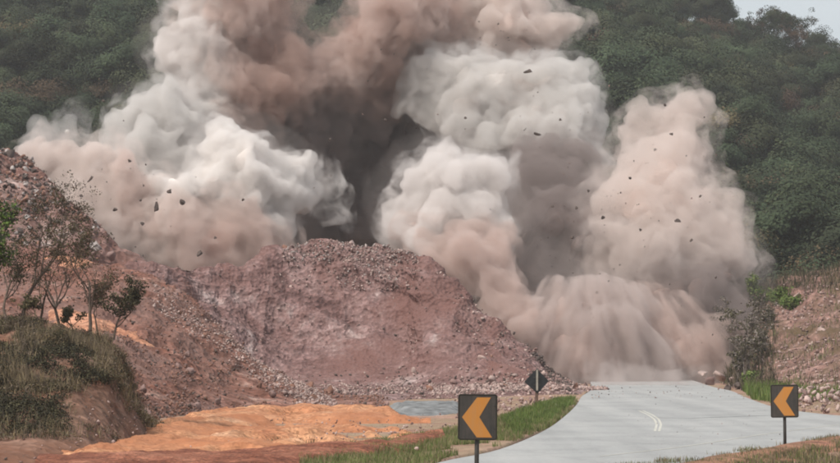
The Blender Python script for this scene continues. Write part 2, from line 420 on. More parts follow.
# orange dirt pad with tracks
def flat_patch(name, xs, ys, keep_edge, mat, amp, sc, seed, base=0.06, kind='structure'):
    """mound-like low sheet: raised in the middle, edges sinking under the ground"""
    return None
def dirt_pad():
    lines = []
    top = [(20, 452), (70, 447), (120, 436), (165, 424), (225, 414.5), (300, 412), (380, 414), (430, 420)]
    bot = [(-60, 500), (20, 486), (120, 474), (200, 466), (260, 462), (330, 455), (390, 446), (435, 436)]
    T = [G(*q) for q in top]; B = [G(*q) for q in bot]
    v, f = loft([T, [(a*2+b)/3 for a, b in zip(T, B)], [(a+b*2)/3 for a, b in zip(T, B)], B], 260, 160)
    uv = np.indices((160, 260)).reshape(2, -1).T/np.array([159, 259])
    edge = np.minimum.reduce([uv[:, 0], 1-uv[:, 0], uv[:, 1], 1-uv[:, 1]])*4
    # tracks follow the x direction: noise stretched along x
    edge = edge + .9*fbm(v, 1.6, 4, 15) - .1
    ruts = np.stack([uv[:, 1]*3, uv[:, 0]*15+1.2*fbm(v, 6, 2, 13), 0*edge], 1)
    v[:, 2] = -0.12 + 0.27*np.clip(edge*1.3, 0, 1) + 0.022*ridged(ruts, 1.0, 2, 5) + .045*fbm(v, .5, 5, 9) + .10*np.exp(-((uv[:, 0]-.1)/.08)**2)*(1+fbm(v, 1, 3, 77))
    for ln, hh, ww in (([(60, 463), (130, 446), (200, 431), (260, 423), (330, 419.5), (425, 420)], .035, .5), ([(100, 461), (190, 447), (280, 437), (385, 429)], .03, .45), ([(150, 440), (210, 428), (255, 417.5), (300, 415)], .04, .45), ([(180, 462), (270, 449), (350, 440), (420, 431)], .035, .35)):
        p = resample([tuple(G(*q)) for q in ln], 160)
        for k in range(0, len(v), 4000):
            dd = np.linalg.norm(v[k:k+4000, None, :2]-p[None, :, :2], axis=2).min(1); nn_ = fbm(v[k:k+4000], 1.1, 4, 66)
            v[k:k+4000, 2] += hh*(1+.7*nn_)*(np.exp(-(dd/ww)**2)-.6*np.exp(-((dd-1.1)/.5)**2))*(v[k:k+4000, 2] > -.06)
    return mesh_np('dirt_pad', v, f, M_orange, True)
tag(dirt_pad(), kind='structure')

M_berm = earth('red_brown_berm', [(0.3, (.10, .035, .022)), (0.5, (.20, .075, .045)), (0.7, (.33, .15, .095))], 1.2, 14, .4)
bl = [[G(px, py) for px, py in ln] for ln in ([(50, 462), (130, 457), (220, 455), (320, 449), (400, 441), (438, 434)], [(40, 466), (130, 461), (220, 459), (320, 453), (400, 445), (440, 437)], [(30, 480), (130, 474), (220, 470), (320, 463), (400, 452), (445, 442)], [(20, 492), (130, 486), (220, 480), (320, 472), (400, 459), (450, 446)])]
for k, z in enumerate((-.15, .16, .15, -.2)):
    for q in bl[k]: q.z = z
v, f = loft(bl, 300, 60); v[:, 2] += .05*fbm(v, .8, 5, 88)*(v[:, 2] > -.1)
tag(mesh_np('dirt_berm', v, f, M_berm, True), kind='structure')
# grey patch of gravel
v, f = loft([[G(px, py) for px, py in ln] for ln in ([(386, 405), (410, 403), (440, 402), (464, 404)], [(384, 408), (410, 407), (440, 406.5), (468, 407)], [(384, 412), (410, 411.5), (440, 411), (468, 410)], [(386, 416), (410, 415), (440, 415), (464, 413)])], 160, 60)
uv = np.indices((60, 160)).reshape(2, -1).T/np.array([59, 159]); eg = np.minimum.reduce([uv[:, 0], 1-uv[:, 0], uv[:, 1], 1-uv[:, 1]])*3+.25*fbm(v, 1.2, 4, 21)
v[:, 2] = -.12+.24*np.clip(eg*1.6, 0, 1)+.03*fbm(v, .4, 4, 22)
o = mesh_np('gravel_patch', v, f, plain('grey_gravel', (.17, .175, .175), .9, .45, 2.5), True)
tag(o, kind='structure')

# ------------------------------------------------------------------ earthworks
SURF = {}
def terrain(name, lines, nu, nv, mat, amp=.25, sc=2.0, seed=1, ridge_amp=.0, streak=None, vt=None, smooth_k=3):
    v, f = loft(lines, nu, nv, vt, smooth_k)
    n = normals(v, f)
    if n[:, 2].mean() < 0: f = f[:, ::-1]; n = -n
    d = amp*fbm(v, sc, 6, seed, .52)
    if ridge_amp: d = d + ridge_amp*ridged(v, sc*.8, 4, seed+20)
    if streak: d = d + .4*streak[0]*fbm(v*np.array([1, .12, .12])+0*v, streak[1], 4, seed+40)
    if streak:   # dipping beds of rock standing a little proud of each other
        bed = np.stack([v[:, 2]+.34*v[:, 0]+.35*fbm(v, 4, 3, seed+51), .10*v[:, 0], .10*v[:, 1]], 1)
        d = d + streak[0]*1.0*ridged(bed, streak[1]*1.5, 3, seed+50)*(fbm(v, 3.2, 3, seed+52) > -.25)
    d = d*np.clip(.18+v[:, 2]/2.5, .18, 1)
    v = v + n*d[:, None]
    o = mesh_np(name, v, f, mat, True); o['kind'] = 'structure'
    SURF[name] = (v, normals(v, f))
    return o

# mound: back toe, ridge, face, toe
ridge = [(80, 268, 104), (130, 264, 105), (180, 266, 107), (215, 268, 109), (255, 265, 110), (285, 257, 111), (305, 249, 111), (345, 247, 111), (380, 249, 110.5), (398, 251, 110), (413, 251, 109.5), (428, 262, 108.5), (445, 280, 107.5), (470, 303, 106.5), (495, 324, 105.5), (520, 346, 104), (548, 370, 102.5), (575, 387, 101), (590, 392, 100)]
R_ = [P(*q) for q in ridge]
def drop(R, frac, dy, dx=0.0): return [Vector((q.x+dx, q.y+dy, max(-.3, q.z*frac))) for q in R]
face1 = [P(px, py+ (0.30*(388-py)), d-2.6 + (.6 if 200 < px < 420 else 0)) for px, py, d in ridge]
face2 = [P(px, py+ (0.68*(390-py)), d-6.0 + (1.2 if 220 < px < 420 else 0)) for px, py, d in ridge]
toe = [Vector((q.x, q.y-10.0+.35*max(0, k-10), .12)) for k, q in enumerate(R_)]
apron = [P(px, 0, d) for px, d in [(lambda s: (60+s*545, 68+s*24))(k/(len(R_)-1)) for k in range(len(R_))]]
for q in apron: q.z = .05
apron2 = [Vector((q.x, q.y-3, -.45)) for q in apron]
terrain('mound', [drop(R_, 0, 11), drop(R_, .45, 5), R_, face1, face2, toe, apron, apron2], 520, 360, M_mound, .27, 3.4, 2, .22, streak=(.17, .6), vt=[0, .08, .16, .36, .55, .70, .96, 1], smooth_k=1)

# near-left shoulder of scree
sh = [(-60, 270, 104), (40, 268, 101), (90, 266, 98), (120, 266, 97), (150, 279, 94), (180, 298, 91), (205, 318, 88.5), (235, 345, 86), (262, 366, 84), (290, 383, 82), (330, 394, 80), (380, 397, 79)]
S_ = [P(*q) for q in sh]
s_toe = [P(-60, 460, 52), P(20, 452, 52), P(70, 445, 54), P(110, 436, 56), P(140, 428, 60), P(165, 420, 63), P(195, 415, 66), P(230, 412, 69), P(265, 411, 70), P(300, 410, 71), P(340, 409, 71.5), P(390, 408, 72)]
s_m1 = [a*.68+b*.32 + Vector((0, 0, .5*min(1, a.z/4))) for a, b in zip(S_, s_toe)]
s_m2 = [a*.33+b*.67 + Vector((0, 0, .15*min(1, a.z/4))) for a, b in zip(S_, s_toe)]
for q in s_toe: q.z = min(q.z, -.12)
terrain('scree_slope', [drop(S_, 0, 12), drop(S_, .5, 5), S_, s_m1, s_m2, s_toe], 420, 380, M_scree, .26, 2.2, 12, .07, streak=(.12, .45), vt=[0, .1, .2, .47, .74, 1], smooth_k=2)

# far-left dark slope
fl = [(-120, 120, 118), (-60, 135, 118), (0, 154, 117), (20, 160, 116.5), (38, 172, 116), (60, 190, 115), (80, 212, 114), (98, 234, 113), (118, 252, 112), (140, 264, 111), (160, 275, 110)]
L_ = [P(*q) for q in fl]
l1 = [P(px-10, py+.30*(330-py)+6, d-6) for px, py, d in fl]; l2 = [P(px-25, py+.62*(330-py)+6, d-12) for px, py, d in fl]; l3 = [P(px-40, 345, 92) for px, py, d in fl]
terrain('rocky_slope', [drop(L_, .0, 20), drop(L_, .6, 7), L_, l1, l2, l3], 260, 260, M_slope, .45, 2.8, 22, .16, vt=[0, .1, .22, .5, .75, 1])
# salmon cut patch between the two
cb = [[P(8, 266, 101), P(50, 263, 101), P(85, 262, 100), P(118, 268, 99)], [P(12, 276, 95.2), P(50, 272, 96), P(85, 268, 96.2), P(112, 274, 95)], [P(14, 292, 88.3), P(50, 290, 88.6), P(85, 289, 88.6), P(108, 292, 88)],
      [P(20, 310, 80.6), P(55, 310, 80.6), P(90, 309, 81), P(118, 311, 80.6)], [P(25, 328, 73.5), P(60, 328, 73.5), P(100, 328, 74), P(130, 328, 74)], [P(25, 345, 70), P(60, 345, 70), P(100, 345, 70), P(135, 345, 70)]]
cb = [[q+Vector((0, -.9, .14)) for q in row] for row in cb]
for row in cb:
    row[0] = row[0]+Vector((-.6, 3, -.6)); row[-1] = row[-1]+Vector((.4, 3, -.6))
terrain('cut_bench', cb, 160, 140, M_patch, .16, 1.2, 31)

# near-left brushy bank
b_top = [P(-110, 322, 55), P(-30, 321, 54), P(10, 324, 53), P(50, 328, 52.5), P(80, 332, 52), P(102, 337, 52), P(115, 352, 52), P(122, 376, 53)]
b_mid = [P(-110, 372, 49), P(-30, 368, 48), P(10, 362, 47.5), P(45, 360, 47.2), P(75, 362, 47), P(100, 370, 47.5), P(118, 386, 49), P(132, 402, 51)]
b_low = [P(-110, 415, 45.5), P(-30, 410, 45), P(10, 405, 44), P(45, 402, 44), P(80, 408, 44), P(108, 416, 45), P(132, 421, 47), P(150, 424, 50)]
b_toe = [P(-110, 470, 37), P(-30, 466, 37.5), P(10, 462, 38), P(45, 458, 39), P(80, 452, 40.5), P(115, 446, 42.5), P(145, 437, 46), P(170, 428, 50)]
b_back = [Vector((q.x, q.y+9, -.4)) for q in b_top]
b_top.append(P(136, 420, 56)); b_mid.append(P(150, 425, 55)); b_low.append(P(168, 427, 54)); b_toe.append(P(190, 431, 53)); b_back.append(Vector((b_top[-1].x, b_top[-1].y+6, -.4)))
for q in (b_top[-1], b_mid[-1], b_low[-1]): q.z = -.1
for q in b_toe: q.z = -.15
terrain('bank', [b_back, b_top, b_mid, b_low, b_toe], 220, 220, M_bank, .18, 1.3, 41, .05, vt=[0, .18, .45, .72, 1])

# right bank of pink rock
r_ridge = [P(722, 372, 118), P(740, 330, 120), (P(765, 292, 122)), P(800, 285, 122), P(840, 276, 121), P(900, 262, 120), P(980, 255, 120)]
r_m = [P(726, 386, 112), P(748, 358, 108), P(775, 340, 107), P(805, 335, 106), P(845, 330, 104), P(900, 322, 102), P(980, 318, 100)]
r_toe = [P(732, 392, 104), P(752, 395, 94), P(780, 398, 88), P(805, 401, 84), P(845, 404, 78), P(900, 408, 74), P(980, 410, 70)]
for q in r_toe: q.z = -.1
r_back = [Vector((q.x, q.y+22, max(q.z*.95, -.3))) for q in r_ridge]
terrain('right_bank', [r_back, r_ridge, r_m, r_toe], 220, 200, M_rbank, .35, 1.8, 51, .10, vt=[0, .25, .6, 1])

# near verges: strips of soil rising a little beside the road
vl = [G(px, py) for px, py in ((330, 470), (400, 452), (450, 438), (500, 424), (545, 411), (572, 399), (586, 390))]
vr = [G(px, py) for px, py in ((395, 482), (438, 464), (500, 450), (545, 431), (566, 416), (577, 405), (590, 390))]
terrain('verge', [[q+Vector((0, 0, -.15)) for q in vl], [(a*.6+b*.4)+Vector((0, 0, .04)) for a, b in zip(vl, vr)], [q+Vector((-.02, 0, .06)) for q in vr], [q+Vector((.0, 0, -.2)) for q in vr]], 200, 40, M_ground, .03, .8, 61, vt=[0, .5, .93, 1])
nl = [G(px, py) for px, py in ((560, 500), (640, 479), (700, 463), (760, 453), (812, 443.5), (870, 436), (960, 429))]
nr = [Vector((q.x*.86+.2, q.y-5.5, 0)) for q in nl]
terrain('verge', [[q+Vector((0, 0, -.2)) for q in nl], [q+Vector((0.05, -.1, .10)) for q in nl], [q*.5+p*.5+Vector((0, 0, .13)) for q, p in zip(nl, nr)], [q+Vector((0, 0, -.15)) for q in nr]], 200, 60, earth('roadside_soil', [(0.3, (.09, .06, .035)), (0.5, (.2, .12, .075)), (0.7, (.36, .19, .12))], .9, 8, .4, mixcol=(.38, .18, .12), mixscale=.25), .04, .8, 63, vt=[0, .08, .5, 1])

# ------------------------------------------------------------------ forest hill
def hillz(x, y):
    """height of the wooded hill"""
    t = np.clip((y-138)/190, 0, 1.35)
    px = 420 + x/y*F                                 # where along the hill we are, by bearing
    crest = 51 - 8.6*np.clip((px-640)/110, 0, 1) - np.clip(px-750, 0, 200)*.042
    base = crest*(t**1.08)
    base = np.where(t > 1, crest - (t-1)*60, base)
    p = np.stack([x, y, 0*x], -1).reshape(-1, 3)
    und = 2.6*fbm(p*np.array([1, .6, 1]), 38, 3, 71).reshape(x.shape)*np.clip(t*3, 0, 1)*np.clip((t-1)/-.25, .12, 1)
    return base + und - .4
hx = np.linspace(-130, 130, 200); hy = np.linspace(134, 420, 200)
X, Y = np.meshgrid(hx, hy); Z = hillz(X, Y)
i = np.arange(199)[:, None]*200+np.arange(199)[None]
f = np.stack([i, i+1, i+201, i+200], -1).reshape(-1, 4)
tag(mesh_np('hill', np.stack([X.ravel(), Y.ravel(), Z.ravel()], 1), f, M_forestfloor, True), kind='structure')

def crown_mesh(name, seed, mat, per=34, lobes=16, leaf=.34, tall=1.0, rad=1.0):
    r = np.random.default_rng(seed); C_, R2 = [], []
    for _ in range(lobes):
        d = r.normal(size=3); d /= np.linalg.norm(d); d[2] = abs(d[2])*1.1-.25
        C_.append(d*np.array([1.15, 1.15, .9*tall])*rad*r.uniform(.35, 1)+np.array([0, 0, 1.9*tall])); q = r.uniform(.32, .62)*rad; R2.append((q, q, q*.75))
    v, f = leaf_cloud(C_, R2, per, leaf, seed, (0, 0, 1.4*tall))
    me_o = mesh_np(name, v, f, mat); me = me_o.data; bpy.data.objects.remove(me_o); me.name = name
    return me
def trunk_mesh(name, seed, mat, h=2.0, r=.09, depth=2):
    tr, lb, tips = branchy(h*2, r, seed, depth=depth)
    for a, b in zip(lb.V, lb.F): tr.V.append(a); tr.F.append(b+0)
    o = mesh_np(name, np.concatenate(tr.V), np.concatenate(tr.F), mat, True); me = o.data; bpy.data.objects.remove(o); return me
protos = [crown_mesh('crown', 101+k, m, per, lobes, leaf, tall, rad) for k, (m, per, lobes, leaf, tall, rad) in enumerate([
    (M_leafdark, 430, 18, .075, 1.0, 1.0), (M_leafdark, 470, 14, .078, .85, 1.15), (M_leafdark, 400, 20, .075, 1.25, .9),
    (M_leafpale, 380, 14, .075, 1.0, .9), (M_leafdry, 260, 14, .07, 1.0, .85), (M_leafdark, 200, 12, .07, 1.1, .9)])]
pobj = []
for me in protos:
    o = bpy.data.objects.new('crown_source', me); pobj.append(o)      # never linked to the scene: only instanced below

def forest(n):
    px = rng.uniform(-30, 870, n*2); y = 142 + (330-142)*rng.random(n*2)**.9
    x = (px-420)/F*y
    z = hillz(x, y)
    py = 339-(z-CAMZ)/y*F
    keep = (py < 395) & (py > -60) & ~((px > 722) & (y > 296) & (rng.random(n*2) < .62)) & (fbm(np.stack([x, y, 0*x], 1), 9, 2, 77) > -.95)
    x, y, z = x[keep][:n], y[keep][:n], z[keep][:n]
    n = len(x)
    pts = np.stack([x, y, z-.3], 1)
    me = bpy.data.meshes.new('forest'); me.vertices.add(n); me.vertices.foreach_set('co', pts.astype(np.float32).ravel())
    clump = fbm(pts, 30, 3, 81)
    kind = rng.choice(6, n, p=[.27, .22, .19, .07, .14, .11]); kind = np.where((clump > .6) & (rng.random(n) < .3), 3, kind); kind = np.where((clump < -.5) & (rng.random(n) < .35), 4, kind)
    a = me.attributes.new('kind_index', 'INT', 'POINT'); a.data.foreach_set('value', kind.astype(np.int32))
    a = me.attributes.new('size', 'FLOAT', 'POINT'); a.data.foreach_set('value', ((1.0+1.9*rng.random(n)**1.6)*(1+.2*clump)).astype(np.float32))
    a = me.attributes.new('turn', 'FLOAT', 'POINT'); a.data.foreach_set('value', rng.uniform(0, 6.28, n).astype(np.float32))
    o = bpy.data.objects.new('forest', me); COL.link(o); tag(o, 'dense dark green forest covering the hill behind the dust', 'forest', kind='stuff')
    g = bpy.data.node_groups.new('forest_instances', 'GeometryNodeTree')
    g.interface.new_socket('Geometry', in_out='INPUT', socket_type='NodeSocketGeometry'); g.interface.new_socket('Geometry', in_out='OUTPUT', socket_type='NodeSocketGeometry')
    N, L = g.nodes, g.links
    gi, go = N.new('NodeGroupInput'), N.new('NodeGroupOutput')
    gti = N.new('GeometryNodeGeometryToInstance')
    for ob in reversed(pobj):
        oi = N.new('GeometryNodeObjectInfo'); oi.inputs['Object'].default_value = ob; oi.inputs['As Instance'].default_value = True
        L.new(oi.outputs['Geometry'], gti.inputs[0])
    # one index-picked instance list
    gti2 = N.new('GeometryNodeJoinGeometry')
    for ob in reversed(pobj):
        oi = N.new('GeometryNodeObjectInfo'); oi.inputs['Object'].default_value = ob; oi.inputs['As Instance'].default_value = True
        L.new(oi.outputs['Geometry'], gti2.inputs[0])
    iop = N.new('GeometryNodeInstanceOnPoints'); iop.inputs['Pick Instance'].default_value = True
    L.new(gi.outputs[0], iop.inputs['Points']); L.new(gti2.outputs[0], iop.inputs['Instance'])
    def attr(nm, ty):
        q = N.new('GeometryNodeInputNamedAttribute'); q.data_type = ty; q.inputs['Name'].default_value = nm; return q.outputs['Attribute']
    L.new(attr('kind_index', 'INT'), iop.inputs['Instance Index'])
    cv = N.new('ShaderNodeCombineXYZ'); L.new(attr('turn', 'FLOAT'), cv.inputs[2]); L.new(cv.outputs[0], iop.inputs['Rotation'])
    L.new(attr('size', 'FLOAT'), iop.inputs['Scale'])
    L.new(iop.outputs[0], go.inputs[0])
    md = o.modifiers.new('instances', 'NODES'); md.node_group = g
    return o
forest(4300)

# ------------------------------------------------------------------ dust
try:
    import openvdb as vdb
except ImportError:
    import pyopenvdb as vdb

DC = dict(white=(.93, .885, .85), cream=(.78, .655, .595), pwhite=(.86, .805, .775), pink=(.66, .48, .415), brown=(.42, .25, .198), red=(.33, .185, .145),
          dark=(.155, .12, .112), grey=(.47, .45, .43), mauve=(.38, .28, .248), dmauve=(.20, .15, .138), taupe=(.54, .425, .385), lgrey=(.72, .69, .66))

def dust_mat():
    m, t, N, L = new_mat('dust_surface')
    at = N.new('ShaderNodeAttribute'); at.attribute_name = 'dust'
    tc = N.new('ShaderNodeTexCoord')
    a = N.new('ShaderNodeTexNoise'); a.inputs['Scale'].default_value = .9; a.inputs['Detail'].default_value = 8; a.inputs['Roughness'].default_value = .6; a.inputs['Distortion'].default_value = .6
    L.new(tc.outputs['Object'], a.inputs['Vector'])
    mr = N.new('ShaderNodeMapRange'); mr.inputs['From Min'].default_value = .3; mr.inputs['From Max'].default_value = .7; mr.inputs['To Min'].default_value = .86; mr.inputs['To Max'].default_value = 1.1
    L.new(a.outputs['Fac'], mr.inputs[0])
    mx = N.new('ShaderNodeMix'); mx.data_type = 'RGBA'; mx.blend_type = 'MULTIPLY'; mx.inputs['Factor'].default_value = 1
    L.new(at.outputs['Color'], mx.inputs['A']); L.new(mr.outputs[0], mx.inputs['B'])
    d = N.new('ShaderNodeBsdfDiffuse'); L.new(mx.outputs['Result'], d.inputs[0])
    o = N.new('ShaderNodeOutputMaterial'); L.new(d.outputs[0], o.inputs[0]); return m
M_dust = dust_mat()

def vol_mat(col, dens, wisp=None, apex=None):
    """airborne dust; wisp = (noise scale, threshold, softness) makes it uneven; apex = streaks radiate from the object's own origin"""
    m, t, N, L = new_mat('thin_dust')
    vs = N.new('ShaderNodeVolumePrincipled'); vs.inputs['Color'].default_value = (*[c**.5 for c in col], 1); vs.inputs['Density'].default_value = dens; vs.inputs['Anisotropy'].default_value = .1
    o = N.new('ShaderNodeOutputMaterial'); L.new(vs.outputs[0], o.inputs['Volume'])
    if wisp:
        tc = N.new('ShaderNodeTexCoord'); src = tc.outputs['Object']
        if apex is not None:
            sub = N.new('ShaderNodeVectorMath'); sub.operation = 'SUBTRACT'; sub.inputs[1].default_value = apex; L.new(src, sub.inputs[0])
            sx = N.new('ShaderNodeSeparateXYZ'); L.new(sub.outputs[0], sx.inputs[0])
            at = N.new('ShaderNodeMath'); at.operation = 'ARCTAN2'; L.new(sx.outputs[0], at.inputs[0])
            ng = N.new('ShaderNodeMath'); ng.operation = 'MULTIPLY'; ng.inputs[1].default_value = -1; L.new(sx.outputs[2], ng.inputs[0]); L.new(ng.outputs[0], at.inputs[1])
            k1 = N.new('ShaderNodeMath'); k1.operation = 'MULTIPLY'; k1.inputs[1].default_value = 9; L.new(at.outputs[0], k1.inputs[0])
            ln = N.new('ShaderNodeVectorMath'); ln.operation = 'LENGTH'; L.new(sub.outputs[0], ln.inputs[0])
            k2 = N.new('ShaderNodeMath'); k2.operation = 'MULTIPLY'; k2.inputs[1].default_value = .35; L.new(ln.outputs['Value'], k2.inputs[0])
            cx = N.new('ShaderNodeCombineXYZ'); L.new(k1.outputs[0], cx.inputs[0]); L.new(k2.outputs[0], cx.inputs[1]); L.new(sx.outputs[1], cx.inputs[2]); src = cx.outputs[0]
        nz = N.new('ShaderNodeTexNoise'); nz.inputs['Scale'].default_value = wisp[0]; nz.inputs['Detail'].default_value = 4; nz.inputs['Roughness'].default_value = .6; nz.inputs['Distortion'].default_value = .0 if apex is not None else .5
        L.new(src, nz.inputs['Vector'])
        mr = N.new('ShaderNodeMapRange'); mr.interpolation_type = 'SMOOTHSTEP'; mr.inputs['From Min'].default_value = wisp[1]; mr.inputs['From Max'].default_value = wisp[1]+wisp[2]; mr.inputs['To Max'].default_value = dens
        L.new(nz.outputs['Fac'], mr.inputs[0]); L.new(mr.outputs[0], vs.inputs['Density'])
    else: m.cycles.homogeneous_volume = True
    return m

def grow_spheres(base, seed, n1=26, n2=7, k1=(.22, .62), k2=(.2, .6)):
    r = np.random.default_rng(seed); out = []
    for c, rad, col in base:
        out.append((c, rad, col))
        for _ in range(n1):
            d = r.normal(size=3); d /= np.linalg.norm(d); r1 = rad*(k1[0]+(k1[1]-k1[0])*r.random()**1.6)
            c1 = c+d*(rad-r1*r.uniform(.1, .7)); out.append((c1, r1, col))
            for _ in range(n2):
                e = r.normal(size=3)+d*1.2; e /= np.linalg.norm(e); r2 = r1*(k2[0]+(k2[1]-k2[0])*r.random()**1.5)
                if r2 < .12: continue
                c2 = c1+e*(r1-r2*r.uniform(0, .6)); out.append((c2, r2, col))
                if r2 > .3:
                    for _ in range(4):
                        g = r.normal(size=3)+e*1.2; g /= np.linalg.norm(g); r3 = r2*r.uniform(.3, .5)
                        out.append((c2+g*(r2-r3*.3), r3, col))
    return out

def field(sph, vox, pad, sm=.25):
    C_ = np.array([s[0] for s in sph]); Rr = np.array([s[1] for s in sph])
    lo = (C_-Rr[:, None]).min(0)-pad-.5; hi = (C_+Rr[:, None]).max(0)+pad+.5
    n = np.ceil((hi-lo)/vox).astype(int)+1
    D = np.full(n, 3.0, dtype=np.float32)
    for c, r in zip(C_, Rr):
        m = r+pad+.3
        a = np.maximum(((c-m-lo)/vox).astype(int), 0); b = np.minimum(((c+m-lo)/vox).astype(int)+2, n)
        gx_, gy_, gz_ = [np.arange(a[k], b[k], dtype=np.float32)*vox+lo[k]-c[k] for k in range(3)]
        d = np.sqrt(gx_[:, None, None]**2+gy_[None, :, None]**2+gz_[None, None, :]**2)-r
        S = D[a[0]:b[0], a[1]:b[1], a[2]:b[2]]; k = sm*min(r, 1.5)
        h = np.maximum(k-np.abs(S-d), 0)/k
        D[a[0]:b[0], a[1]:b[1], a[2]:b[2]] = np.minimum(S, d)-h*h*k*.25
    return D, lo

def iso(D, lo, vox, level):
    g = vdb.FloatGrid(3.0); g.copyFromArray(np.ascontiguousarray(D))
    pts, quads = g.convertToQuads(isovalue=level)
    return np.asarray(pts, dtype=np.float64)*vox+lo, np.asarray(quads, dtype=np.int64)

ALLS = []
def warp(v, seed, k=1.0):
    return v + k*(.62*np.stack([fbm(v, 2.3, 2, 301+j) for j in range(3)], 1) + .20*np.stack([fbm(v, .8, 2, 311+j) for j in range(3)], 1))

def biggest(v, f):
    lab = np.arange(len(v))
    while True:
        m = lab[f].min(1); new = lab.copy()
        for k in range(4): np.minimum.at(new, f[:, k], m)
        new = new[new]
        if (new == lab).all(): break
        lab = new
    u, c = np.unique(lab, return_counts=True); keep = lab == u[c.argmax()]
    idx = np.cumsum(keep)-1; f = f[keep[f[:, 0]]]
    return v[keep], idx[f]

def soft_normals(v, f, it=6):
    n = normals(v, f)
    for _ in range(it):
        m = n[f].mean(1); a = np.zeros_like(n)
        for k in range(4): np.add.at(a, f[:, k], m)
        n = a/np.maximum(np.linalg.norm(a, axis=1, keepdims=True), 1e-9)
    return n

def signed(v, f):
    c = v.mean(0); a, b, d, e = [v[f[:, k]]-c for k in range(4)]
    return np.einsum('ij,ij->i', a, np.cross(b, d)).sum()+np.einsum('ij,ij->i', a, np.cross(d, e)).sum()

def polar(v, apex, ka=13.0, kr=.35):
    q = v-np.array(apex)
    return np.stack([np.arctan2(q[:, 0], -q[:, 2])*ka, np.linalg.norm(q, axis=1)*kr, q[:, 1]*.3], 1)

def plume(label, base, seed, vox=.115, core=0.0, fringe=.3, dens=2.2, vcol='cream', disp=.16, n1=26, n2=7, rough_scale=1.2,
          outer=None, wisp=None, sm=.25, colour_noise=.6, apex=None, cat='dust cloud', name='dust_cloud', step=.25, wk=1.0, soft=.15):
    """base: (px, py, radius in px, depth, colour)"""
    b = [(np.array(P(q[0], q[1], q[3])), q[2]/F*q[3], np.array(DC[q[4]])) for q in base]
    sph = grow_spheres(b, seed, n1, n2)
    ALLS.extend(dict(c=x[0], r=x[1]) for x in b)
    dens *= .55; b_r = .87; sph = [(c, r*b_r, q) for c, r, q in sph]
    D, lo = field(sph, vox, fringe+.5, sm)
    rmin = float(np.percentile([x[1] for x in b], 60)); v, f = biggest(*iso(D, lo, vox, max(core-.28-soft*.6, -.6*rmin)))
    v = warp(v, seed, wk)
    n = soft_normals(v, f)
    st = None
    if apex is not None:
        ap = P(*apex); st = fbm(polar(v, ap), 1.0, 5, seed, .6)
        v = v + n*(.08*st+.08*fbm(v, .6, 3, seed+3)+.12*fbm(v, 1.6, 3, seed+4))[:, None]
    else:
        # rolling folds: warp the domain before looking the noise up
        wv = v + .9*np.stack([fbm(v, 2.4, 3, seed+31+k) for k in range(3)], 1)
        v = v + n*(.35*disp*fbm(wv, rough_scale, 4, seed, .55))[:, None]
    o = mesh_np(name, v, f, M_dust, True)
    # dust colour: each sphere tints its surroundings; the arm's light and shade are painted in
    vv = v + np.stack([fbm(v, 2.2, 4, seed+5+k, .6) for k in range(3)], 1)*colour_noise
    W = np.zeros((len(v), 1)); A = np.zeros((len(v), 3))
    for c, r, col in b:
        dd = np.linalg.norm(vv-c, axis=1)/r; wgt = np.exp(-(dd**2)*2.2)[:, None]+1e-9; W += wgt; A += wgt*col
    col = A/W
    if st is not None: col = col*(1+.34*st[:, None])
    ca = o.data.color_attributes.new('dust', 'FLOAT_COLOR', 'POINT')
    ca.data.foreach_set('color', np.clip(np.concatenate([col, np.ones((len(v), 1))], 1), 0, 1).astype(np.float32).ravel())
    tag(o, label, cat, 'dust clouds thrown up by the blast')
    def shell(stride, level, dn, wsp, sphs, sm_, amp, apx=None):
        sv = vox*stride
        if stride == 1: Dq, lq = D, lo
        else: Dq, lq = field(sphs, sv, level+.8, sm_)
        v2, f2 = biggest(*iso(Dq, lq, sv, level)); v2 = warp(v2, seed, wk); n2_ = soft_normals(v2, f2)
        if stride == 1:
            wv_ = v2 + .9*np.stack([fbm(v2, 2.4, 3, seed+31+k) for k in range(3)], 1)
            off = disp*(.8*fbm(wv_, rough_scale*.8, 6, seed, .62) + .55*ridged(wv_, rough_scale, 5, seed+7))
            if st is not None: off = .11*fbm(polar(v2, ap), 1.0, 5, seed, .6)+.08*fbm(v2, .6, 3, seed+3)
            v2 = v2 + n2_*np.maximum(off, -level-.06)[:, None]
        else: v2 = v2 + n2_*(level*amp*fbm(v2, 1.5, 4, seed+9, .6))[:, None]
        # fold-free skin: the displaced surface is re-surfaced so that the volume inside is well defined
        rv = .10 if stride == 1 else .26
        pf = v2.astype(np.float32)/rv; off0 = np.floor(pf.min(0))-4
        g = vdb.FloatGrid.createLevelSetFromPolygons(pf-off0, quads=f2.astype(np.uint32))
        v2, f2 = g.convertToQuads(isovalue=0.0); v2, f2 = biggest(np.asarray(v2, dtype=np.float64), np.asarray(f2, dtype=np.int64)); v2 = (v2+off0)*rv
        if signed(v2, f2) < 0: f2 = f2[:, ::-1]
        q = mesh_np('dust_fringe', v2, f2, vol_mat(DC[vcol], dn, wsp, apx), True, parent=o); q['kind'] = 'stuff'
        if wsp: q.data.materials[0].cycles.volume_step_rate = step
    if fringe: shell(1, fringe*.6, dens*1.6, None, sph, sm, .4)
    if outer: shell(3, outer[0], outer[1], wisp, ([s for s in sph if s[1] > .35] or sph), .4, .5, None if apex is None else tuple(P(*apex)))
    return o

